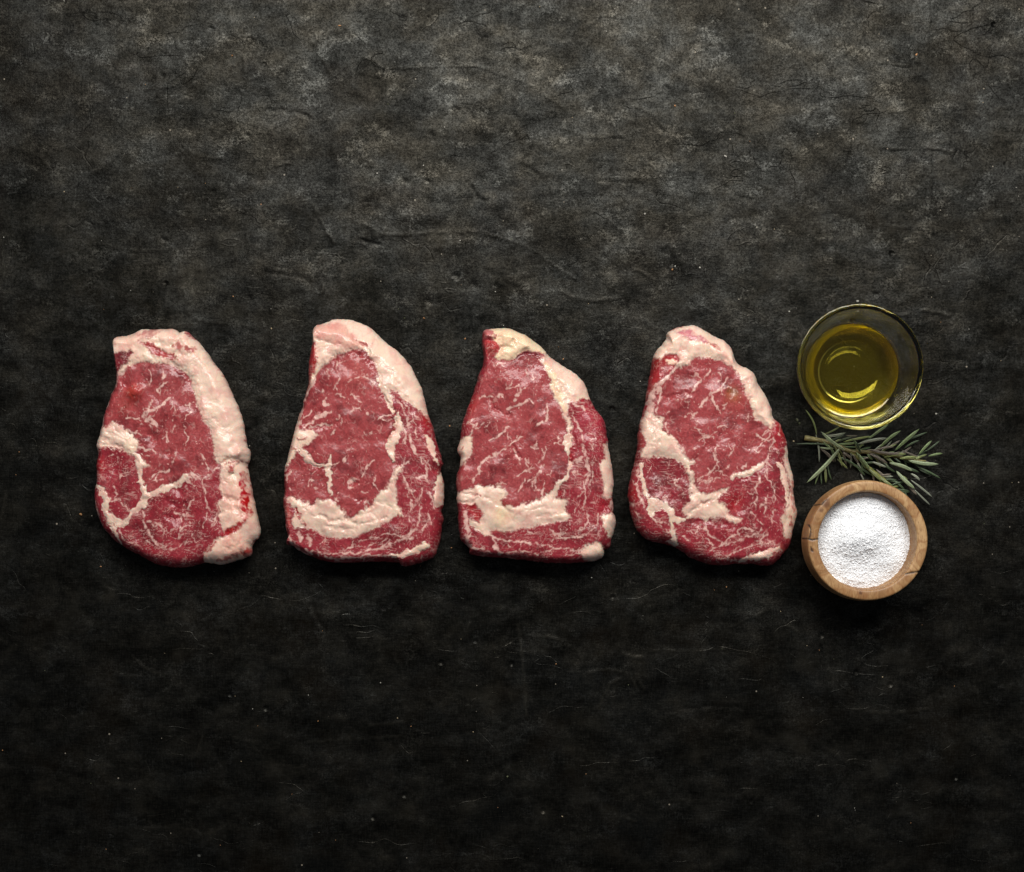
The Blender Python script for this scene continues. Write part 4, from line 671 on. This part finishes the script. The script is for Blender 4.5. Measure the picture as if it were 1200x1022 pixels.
# ------------------------------------------------------------------ glass bowl and oil
def arc(p0, p1, p2, n):
    t = np.linspace(0, 1, n)[:, None]; p0, p1, p2 = map(np.array, (p0, p1, p2))
    return (1-t)**2*p0+2*t*(1-t)*p1+t*t*p2
def build_glass():
    zr = 0.047
    gx, gy = world(1007.8, 429.8, zr)
    mm = 0.001
    outer = np.r_[[[0.0, 1.6]], arc((14, 1.4), (17.5, 1.2), (18.5, 0.3), 6), arc((19.5, 0.2), (22.0, 0.3), (23.5, 2.2), 6)[1:], arc((23.5, 2.2), (40.5, 11.0), (45.2, 40.0), 40)[1:],
                  arc((45.2, 40.0), (45.6, 44.0), (46.2, 45.4), 6)[1:], arc((46.2, 45.4), (46.9, 47.6), (44.6, 47.4), 8)[1:], arc((44.6, 47.4), (42.9, 47.2), (42.6, 45.2), 8)[1:]]
    inner = np.r_[arc((42.6, 45.2), (40.6, 15.5), (24.0, 7.2), 44)[1:], arc((24.0, 7.2), (20, 5.4), (14, 5.2), 10)[1:], [[0.0, 5.2]]]
    prof = np.r_[outer, inner]*mm; prof[0, 0] = prof[-1, 0] = 1e-6
    V, F = lathe(prof, 192)
    o = mesh_np('glass_bowl', V, F, M_glass); o.location = (float(gx), float(gy), 0.0006)
    tag(o, 'small round clear glass bowl holding olive oil', 'bowl')
    # oil: overlaps the glass by a hair so light passes glass -> oil without an air gap
    lvl = 17.8
    inn = inner[::-1]; k = inn[:, 1] < lvl; side = inn[k].copy()
    rl = np.interp(lvl, inn[:, 1], inn[:, 0])
    bot = np.c_[side[:, 0]+0.10, side[:, 1]-0.12]; bot[0] = (1e-3, 5.08)
    top = np.array([[rl+0.12, lvl], [rl-0.25, lvl-0.05], [rl-1.0, lvl-0.35], [rl-2.2, lvl-0.5], [rl-6, lvl-0.55], [1e-3, lvl-0.55]])
    V, F = lathe(np.r_[bot, top]*mm, 192)
    oil = mesh_np('olive_oil', V, F, M_oil); oil.location = (float(gx), float(gy), 0.0006)
    tag(oil, 'golden green olive oil filling the bottom of the glass bowl', 'oil')
build_glass()

# ------------------------------------------------------------------ wooden bowl and salt
def build_wood():
    zr = 0.044; mm = 0.001
    gx, gy = world(1016.8, 633.8, zr)
    outer = np.r_[[[1e-3, 0.4]], [[26, 0.2], [29, 0.0]], arc((30, 0.0), (42.0, 4.0), (44.4, 20), 16), arc((44.4, 20), (45.4, 31), (44.0, 42.6), 12)[1:], arc((44.0, 42.6), (43.8, 44.1), (42.6, 44.2), 5)[1:]]
    rim = np.array([[41, 44.35], [39, 44.35], [37.6, 44.2]])
    inner = np.r_[arc((37.6, 44.2), (36.4, 44.0), (36.2, 42.8), 5), arc((36.2, 42.8), (35.9, 30), (33.5, 22), 14)[1:], arc((33.5, 22), (28, 10), (1e-3, 9), 14)[1:]]
    A = catmull(np.r_[outer, rim, inner][:, :2], 200)
    A[0, 0] = A[-1, 0] = 1e-3
    V, F = lathe(A*mm, 420)
    x, y, z = V.T; r = np.hypot(x, y); a = np.arctan2(y, x)
    V[:, 0] *= 1+0.006*np.sin(2*a+.6); V[:, 1] *= 1-0.004*np.sin(3*a)
    # cracks and knots: pixel strokes on the rim
    X, Y = (x/PX*H/(H-zr))+1016.8, 633.8-(y/PX*H/(H-zr))
    zoom = lambda pts: [(910+p[0]/5.714, 550+p[1]/5.714, p[2]) for p in pts]
    crack = np.zeros(len(V)); knot = np.zeros(len(V)); hi = z > 0.024
    jx, jy = 0.5*fbm(X/3, Y/3, 3, 2), 0.5*fbm(X/3, Y/3, 4, 2)
    for pts in ([(862, 702, .5), (900, 692, .8), (962, 684, .9)], [(190, 462, .6), (240, 474, .8), (282, 464, .6)], [(222, 372, .5), (230, 420, .5), (214, 470, .5)], [(262, 240, .3), (300, 235, .5), (330, 205, .4)], [(228, 520, .5), (240, 552, .7)]):
        dd, ww = seg_dist(X+jx, Y+jy, zoom(pts)); crack = np.maximum(crack, (1-sstep(0.0, 0.75, dd-ww*0.6))*hi)
    for (kx, ky, kr, am) in [(560, 828, 2.6, 1.0), (328, 232, 6.5, .75), (300, 275, 3.2, .7), (232, 540, 3.5, .6), (338, 205, 2.5, .8), (226, 440, 3.5, .5)]:
        q = np.hypot(X+jx*1.5-(910+kx/5.714), Y+jy*1.5-(550+ky/5.714)); knot = np.maximum(knot, am*(1-sstep(0.35, 1.0, q/kr))*hi)
    V[:, 2] -= crack*0.0007*(z > 0.04)
    o = mesh_np('wooden_bowl', V, F, M_wood, attrs={'crack': crack, 'knot': knot}); o.location = (float(gx), float(gy), 0.0006)
    tag(o, 'thick-rimmed round olive wood bowl full of salt', 'bowl')
    # salt: mound plus loose crystals over it, one heap
    n, m = 160, 90
    a = np.linspace(0, 2*np.pi, n, endpoint=False); rr = np.linspace(0.001, 1, m)
    Rr = 35.6
    def mound(x, y):     # mm -> mm
        r = np.hypot(x, y)
        h = 31.0+9.5*np.exp(-(((x+1.5)/20)**2+((y-3)/15)**2))-3.0*sstep(4, 33, x)+2.0*np.exp(-(((x+16)/10)**2+((y-1)/12)**2))+2.6*np.exp(-(((x-19)/9)**2+((y+14)/9)**2))-0.5*np.exp(-(((x+1)/10)**2+((y+15)/8)**2))
        h = h+1.0*fbm(x/7, y/7, 61, 3)-1.5*sstep(29, 36, r)+3.5*sstep(6, 33, y)
        return h
    X = rr[:, None]*np.cos(a)*Rr; Y = rr[:, None]*np.sin(a)*Rr
    Z = mound(X, Y)+0.15*fbm(X/1.2, Y/1.2, 62, 2)
    V = np.stack([X, Y, Z], -1).reshape(-1, 3)*mm; F = grid_faces(m, n, True)
    F = F[:, ::-1]
    Vs = [V]; Fs = [np.r_[F[:, [0, 1, 2]], F[:, [0, 2, 3]]]]; off = len(V)
    rs = np.random.RandomState(9)
    NC = 27000
    th = rs.rand(NC)*2*np.pi; rad = Rr*np.sqrt(rs.rand(NC))*0.995
    cxs, cys = rad*np.cos(th), rad*np.sin(th); czs = mound(cxs, cys)+rs.uniform(-0.14, 0.20, NC)
    sz = rs.lognormal(math.log(0.20), 0.5, NC).clip(0.09, 0.8)
    base = np.array([[sx, sy, sz_] for sz_ in (-1, 1) for sy in (-1, 1) for sx in (-1, 1)], float)
    cf = np.array([[0, 2, 3], [0, 3, 1], [4, 5, 7], [4, 7, 6], [0, 1, 5], [0, 5, 4], [2, 6, 7], [2, 7, 3], [0, 4, 6], [0, 6, 2], [1, 3, 7], [1, 7, 5]])
    B = base[None]*(rs.uniform(.6, 1.15, (NC, 1, 3)))*(1+rs.uniform(-.25, .15, (NC, 8, 1)))*sz[:, None, None]
    e = rs.normal(size=(NC, 4)); e /= np.linalg.norm(e, axis=1, keepdims=True); qw, qx, qy, qz = e.T
    Rm = np.stack([1-2*(qy*qy+qz*qz), 2*(qx*qy-qz*qw), 2*(qx*qz+qy*qw), 2*(qx*qy+qz*qw), 1-2*(qx*qx+qz*qz), 2*(qy*qz-qx*qw), 2*(qx*qz-qy*qw), 2*(qy*qz+qx*qw), 1-2*(qx*qx+qy*qy)], -1).reshape(-1, 3, 3)
    B = np.einsum('nij,nkj->nki', Rm, B)+np.stack([cxs, cys, czs], -1)[:, None, :]
    Vs.append(B.reshape(-1, 3)*mm); Fs.append((cf[None]+8*np.arange(NC)[:, None, None]+off).reshape(-1, 3))
    s = mesh_np('coarse_salt', np.concatenate(Vs), np.concatenate(Fs), M_salt, smooth=False); s.location = (float(gx), float(gy), 0.0006)
    tag(s, 'heap of coarse white salt in the wooden bowl', 'salt', kind='stuff')
build_wood()

# ------------------------------------------------------------------ rosemary sprig
def build_rosemary():
    k = 5.714; ox, oy = 910.0, 480.0
    bx, by = world(ox+560/k, oy+300/k, 0.0)
    root = empty('rosemary_sprig', (float(bx), float(by), 0.0))
    tag(root, 'green rosemary sprig lying between the glass bowl and the wooden bowl', 'rosemary')
    def tube(name, pts, rad, col):   # pts (zoom x, zoom y, z mm)
        P = catmull([(p[0], p[1], p[2], p[3]) for p in pts], 28); n = 10; V = []
        W3 = []
        for p in P:
            x, y = world(ox+p[0]/k, oy+p[1]/k, p[2]*.001); W3.append((x-bx, y-by, p[2]*.001, p[3]*.001))
        W3 = np.array(W3); T = np.gradient(W3[:, :3], axis=0); T /= np.linalg.norm(T, axis=1, keepdims=True)
        up = np.array([0, 0, 1.0]); s = np.cross(T, up); s /= np.linalg.norm(s, axis=1, keepdims=True); u = np.cross(s, T)
        a = np.linspace(0, 2*np.pi, n, endpoint=False)
        r = W3[:, 3:4]*(1+0.12*np.sin(np.arange(len(P))*1.7))[:, None]
        V = (W3[:, None, :3]+r[:, None]*(np.cos(a)[None, :, None]*s[:, None]+np.sin(a)[None, :, None]*u[:, None])).reshape(-1, 3)
        F = grid_faces(len(P), n, True); c0 = len(V); V = np.r_[V, W3[:1, :3], W3[-1:, :3]]
        j = np.arange(n); j2 = (j+1) % n; l = (len(P)-1)*n
        F = np.r_[F[:, [0, 1, 2]], F[:, [0, 2, 3]], np.stack([np.full(n, c0), j2, j], 1), np.stack([np.full(n, c0+1), l+j, l+j2], 1)]
        cc = np.array(col)*(1+0.2*np.sin(np.arange(len(V))*.37))[:, None]
        return mesh_np(name, V, F, M_leaf, root, col=np.clip(cc, 0, 1))
    tube('stem', [(188, 190, 2.2, 1.9), (300, 208, 2.6, 1.8), (400, 240, 3.2, 1.7), (490, 278, 3.6, 1.6), (620, 285, 3.8, 1.4), (760, 305, 4.0, 1.2), (900, 335, 4.2, .9), (1000, 345, 4.5, .6)], 1, (.22, .19, .075))
    tube('stem', [(490, 280, 3.4, 1.4), (560, 335, 3.2, 1.4), (620, 395, 3.0, 1.6), (690, 450, 3.0, 1.6), (750, 500, 3.2, 1.4), (800, 545, 3.4, .9)], 1, (.20, .21, .055))
    LG, GG, DG, OL, BR = (.235, .295, .165), (.20, .22, .165), (.045, .075, .03), (.15, .18, .055), (.12, .10, .075)
    MG = (.12, .17, .065)
    rs = np.random.RandomState(3)
    leaves = [(425, 252, 205, 490, 36, LG, 9, 4), (455, 275, 290, 152, 30, LG, 8, 12), (320, 175, 462, 155, 24, GG, 4, 6), (310, 168, 425, 113, 15, OL, 3, 5), (385, 236, 130, 228, 15, DG, 4, 3), (385, 258, 288, 252, 18, LG, 5, 5), (450, 215, 640, 178, 20, OL, 4, 6), (610, 200, 748, 98, 24, MG, 5, 7), (540, 232, 742, 192, 28, GG, 5, 8), (690, 255, 824, 143, 30, MG, 6, 9),
              (790, 275, 948, 132, 32, MG, 6, 9), (830, 215, 1012, 150, 20, DG, 3, 4), (600, 265, 852, 298, 26, BR, 7, 9), (720, 320, 860, 300, 30, OL, 6, 9), (952, 302, 1036, 208, 24, MG, 5, 7), (1000, 282, 1097, 208, 16, DG, 3, 4), (1018, 312, 1114, 293, 22, MG, 4, 5), (880, 340, 1082, 366, 36, LG, 6, 7), (750, 358, 906, 412, 36, LG, 8, 8), (636, 350, 736, 386, 24, GG, 7, 6),
              (620, 300, 742, 362, 24, BR, 6, 7), (800, 412, 922, 532, 36, LG, 6, 8), (900, 470, 1048, 586, 18, GG, 4, 4), (925, 535, 1036, 640, 16, GG, 4, 3), (880, 500, 942, 572, 22, BR, 4, 5), (860, 540, 882, 612, 18, DG, 3, 3), (900, 428, 962, 476, 22, GG, 4, 5), (940, 378, 1104, 462, 18, DG, 3, 4), (500, 200, 562, 290, 28, DG, 10, 7), (400, 310, 565, 402, 22, DG, 3, 4),
              (480, 350, 645, 442, 24, DG, 2, 3), (410, 330, 482, 396, 18, OL, 3, 3), (268, 165, 292, 352, 15, GG, 2, 2), (328, 370, 336, 492, 24, OL, 2, 3), (300, 400, 308, 502, 12, DG, 2, 2), (348, 370, 376, 472, 12, DG, 2, 2), (296, 420, 264, 502, 13, MG, 2, 2), (298, 260, 392, 352, 26, BR, 3, 3), (530, 285, 620, 400, 28, MG, 6, 8), (600, 380, 705, 482, 26, OL, 4, 6), (690, 452, 775, 518, 30, OL, 5, 8),
              (568, 430, 592, 482, 14, GG, 2, 2), (440, 290, 505, 332, 22, BR, 5, 5), (838, 270, 962, 320, 16, BR, 5, 5), (640, 280, 785, 250, 20, BR, 6, 7), (670, 398, 742, 452, 20, BR, 3, 4), (795, 478, 866, 542, 20, DG, 3, 3), (820, 330, 932, 318, 26, OL, 7, 8), (470, 172, 548, 172, 14, BR, 2, 3), (960, 398, 1064, 442, 16, DG, 2, 3), (740, 470, 850, 500, 18, DG, 2, 3),
              (560, 225, 640, 190, 16, DG, 2, 4), (740, 260, 830, 205, 18, BR, 3, 5), (860, 260, 960, 205, 18, DG, 2, 4), (910, 330, 1010, 300, 18, OL, 4, 5), (640, 320, 740, 330, 18, DG, 2, 4), (540, 380, 600, 440, 18, DG, 2, 2), (820, 440, 880, 470, 22, OL, 4, 5), (200, 0, 275, 170, 14, OL, 2, 2), (700, 340, 800, 420, 22, DG, 2, 4), (870, 380, 960, 420, 22, DG, 2, 3)]
    stems = [catmull([(300, 208), (400, 240), (490, 278), (620, 285), (760, 305), (900, 335), (1000, 345)], 60), catmull([(490, 280), (560, 335), (620, 395), (690, 450), (750, 500), (820, 560)], 40)]
    for q in range(74):
        S_ = stems[0] if q < 50 else stems[1]; i = rs.randint(1, len(S_)-1); p = S_[i]; t_ = S_[i+1]-S_[i-1]; a = math.atan2(t_[1], t_[0])+rs.choice([-1, 1])*rs.uniform(.25, 1.0); L = rs.uniform(70, 165)*(1-.25*i/len(S_))
        leaves.append((p[0], p[1], p[0]+L*math.cos(a), p[1]+L*math.sin(a), rs.uniform(13, 22), [DG, DG, MG, OL, BR, GG][rs.randint(6)], rs.uniform(2, 5), rs.uniform(1, 6)))
    for (x0, y0, x1, y1, w, col, z0, z1) in leaves:
        L = math.hypot(x1-x0, y1-y0); n = 12; m = 7
        w *= 0.74; nx, ny = -(y1-y0)/L, (x1-x0)/L; bow = rs.uniform(-.06, .06)*L
        if (x0, y0) == (200, 0): bow = -14  # long thin leaf added in place of a caustic line beside the glass
        t = np.linspace(0, 1, n); prof = np.sqrt(np.clip(np.sin(np.pi*np.clip(t*0.93+0.045, 0, 1)), 0, 1))*(0.86+.2*t)
        prof[0] *= .5; prof[-1] *= .22; prof[-2] *= .82
        ccx = x0+(x1-x0)*t+nx*bow*np.sin(np.pi*t); ccy = y0+(y1-y0)*t+ny*bow*np.sin(np.pi*t)
        zc = z0+(z1-z0)*t-0.8*t*t+0.5*np.sin(np.pi*t)
        s = np.linspace(-1, 1, m)
        PXs = ccx[:, None]+nx*s[None]*prof[:, None]*w/2; PYs = ccy[:, None]+ny*s[None]*prof[:, None]*w/2
        wm = w/k*PX*1000/2*prof
        Zt = zc[:, None]+wm[:, None]*(0.75*np.sqrt(1-np.clip(np.abs(s), 0, .98)[None]**2)-0.16*np.exp(-(s[None]/.16)**2))   # rounded back with a mid groove
        Zb = zc[:, None]-wm[:, None]*0.25*np.sqrt(1-np.clip(np.abs(s), 0, .98)[None]**2)
        Zt = np.maximum(Zt, 0.6); Zb = np.maximum(Zb, 0.3)
        xs, ys = world(ox+PXs/k, oy+PYs/k, 0.005); V = np.r_[np.stack([xs-bx, ys-by, Zt*.001], -1).reshape(-1, 3), np.stack([xs-bx, ys-by, Zb*.001], -1).reshape(-1, 3)]
        F = grid_faces(n, m, False); F = np.r_[F, F[:, ::-1]+n*m]
        ring = np.r_[np.arange(m), np.arange(1, n)*m+m-1, (n-1)*m+np.arange(m-2, -1, -1), np.arange(n-2, 0, -1)*m]
        r2 = np.roll(ring, -1); F = np.r_[F, np.stack([ring, ring+n*m, r2+n*m, r2], 1)]
        base = np.array(col)*rs.uniform(.8, 1.3)
        cc = np.repeat(base[None], n*m*2, 0); cc = cc.reshape(2, n, m, 3)
        cc = cc*(1-0.35*np.exp(-(s/.14)**2))[None, None, :, None]*(0.9+.2*rs.rand(1, n, 1, 1)); cc[1] = lerp(cc[1], np.array([.34, .36, .30]), .6)
        # margins of a rosemary leaf curl under and show paler; tone also paints highlights
        cc[0] = lerp(cc[0], np.clip(base*1.5+.05, 0, 1), (np.abs(s) > .6)[None, :, None]*.7)
        mesh_np('leaf', V, F, M_leaf, root, col=np.clip(cc.reshape(-1, 3), 0, 1))
build_rosemary()

# ------------------------------------------------------------------ crumbs and stray salt grains on the board
def build_crumbs():
    rs = np.random.RandomState(21)
    pts = [(95, 603, 2.2, 0), (318, 385, 1.6, 1), (527, 499, 1.6, 0), (497, 373, 1.8, 0), (791, 124, 1.8, 0), (930, 517, 1.8, 1), (934, 492, 2.0, 2), (937, 496, 1.5, 2), (1097, 485, 1.8, 3), (272, 65, 1.3, 0), (398, 30, 1.4, 0), (529, 642, 1.3, 0), (118, 664, 1.2, 0), (850, 183, 1.8, 3), (1074, 64, 1.6, 0), (788, 316, 1.8, 0), (545, 397, 1.6, 0), (660, 421, 1.3, 0), (1005, 353, 1.6, 3), (925, 365, 1.2, 3)]
    for k in range(130):
        pts.append((rs.uniform(-60, 1260), rs.uniform(-40, 1060), rs.uniform(.35, .95)*(1 if rs.rand() < .85 else 1.35), rs.choice([0, 0, 1, 3, 3, 2])))
    cols = [(.40, .20, .08), (.42, .33, .20), (.10, .11, .05), (.50, .48, .42)]
    ico = np.array([[0, 0, 1], [.894, 0, .447], [.276, .851, .447], [-.724, .526, .447], [-.724, -.526, .447], [.276, -.851, .447], [.724, .526, -.447], [-.276, .851, -.447], [-.894, 0, -.447], [-.276, -.851, -.447], [.724, -.526, -.447], [0, 0, -1]])
    fi = np.array([[0, 1, 2], [0, 2, 3], [0, 3, 4], [0, 4, 5], [0, 5, 1], [1, 6, 2], [2, 7, 3], [3, 8, 4], [4, 9, 5], [5, 10, 1], [6, 7, 2], [7, 8, 3], [8, 9, 4], [9, 10, 5], [10, 6, 1], [11, 7, 6], [11, 8, 7], [11, 9, 8], [11, 10, 9], [11, 6, 10]])
    V, F, Cc = [], [], []
    for i, (px, py, r, c) in enumerate(pts):
        x, y = world(px, py); rad = r*PX; q = ico*(rs.uniform(.6, 1.2, (12, 1)))*np.array([rs.uniform(.7, 1.4), rs.uniform(.6, 1), .6])*rad
        a = rs.uniform(0, 6.28); q = q@np.array([[math.cos(a), -math.sin(a), 0], [math.sin(a), math.cos(a), 0], [0, 0, 1]])
        V.append(q+np.array([x, y, rad*.45-.0004])); F.append(fi+12*i); Cc.append(np.repeat((np.array(cols[c])*rs.uniform(.6, 1.1))[None], 12, 0))
    o = mesh_np('crumbs', np.concatenate(V), np.concatenate(F), M_crumb, col=np.clip(np.concatenate(Cc), 0, 1), smooth=False)
    tag(o, 'tiny tan and pale crumbs scattered over the dark tabletop', 'crumbs', kind='stuff')
build_crumbs()
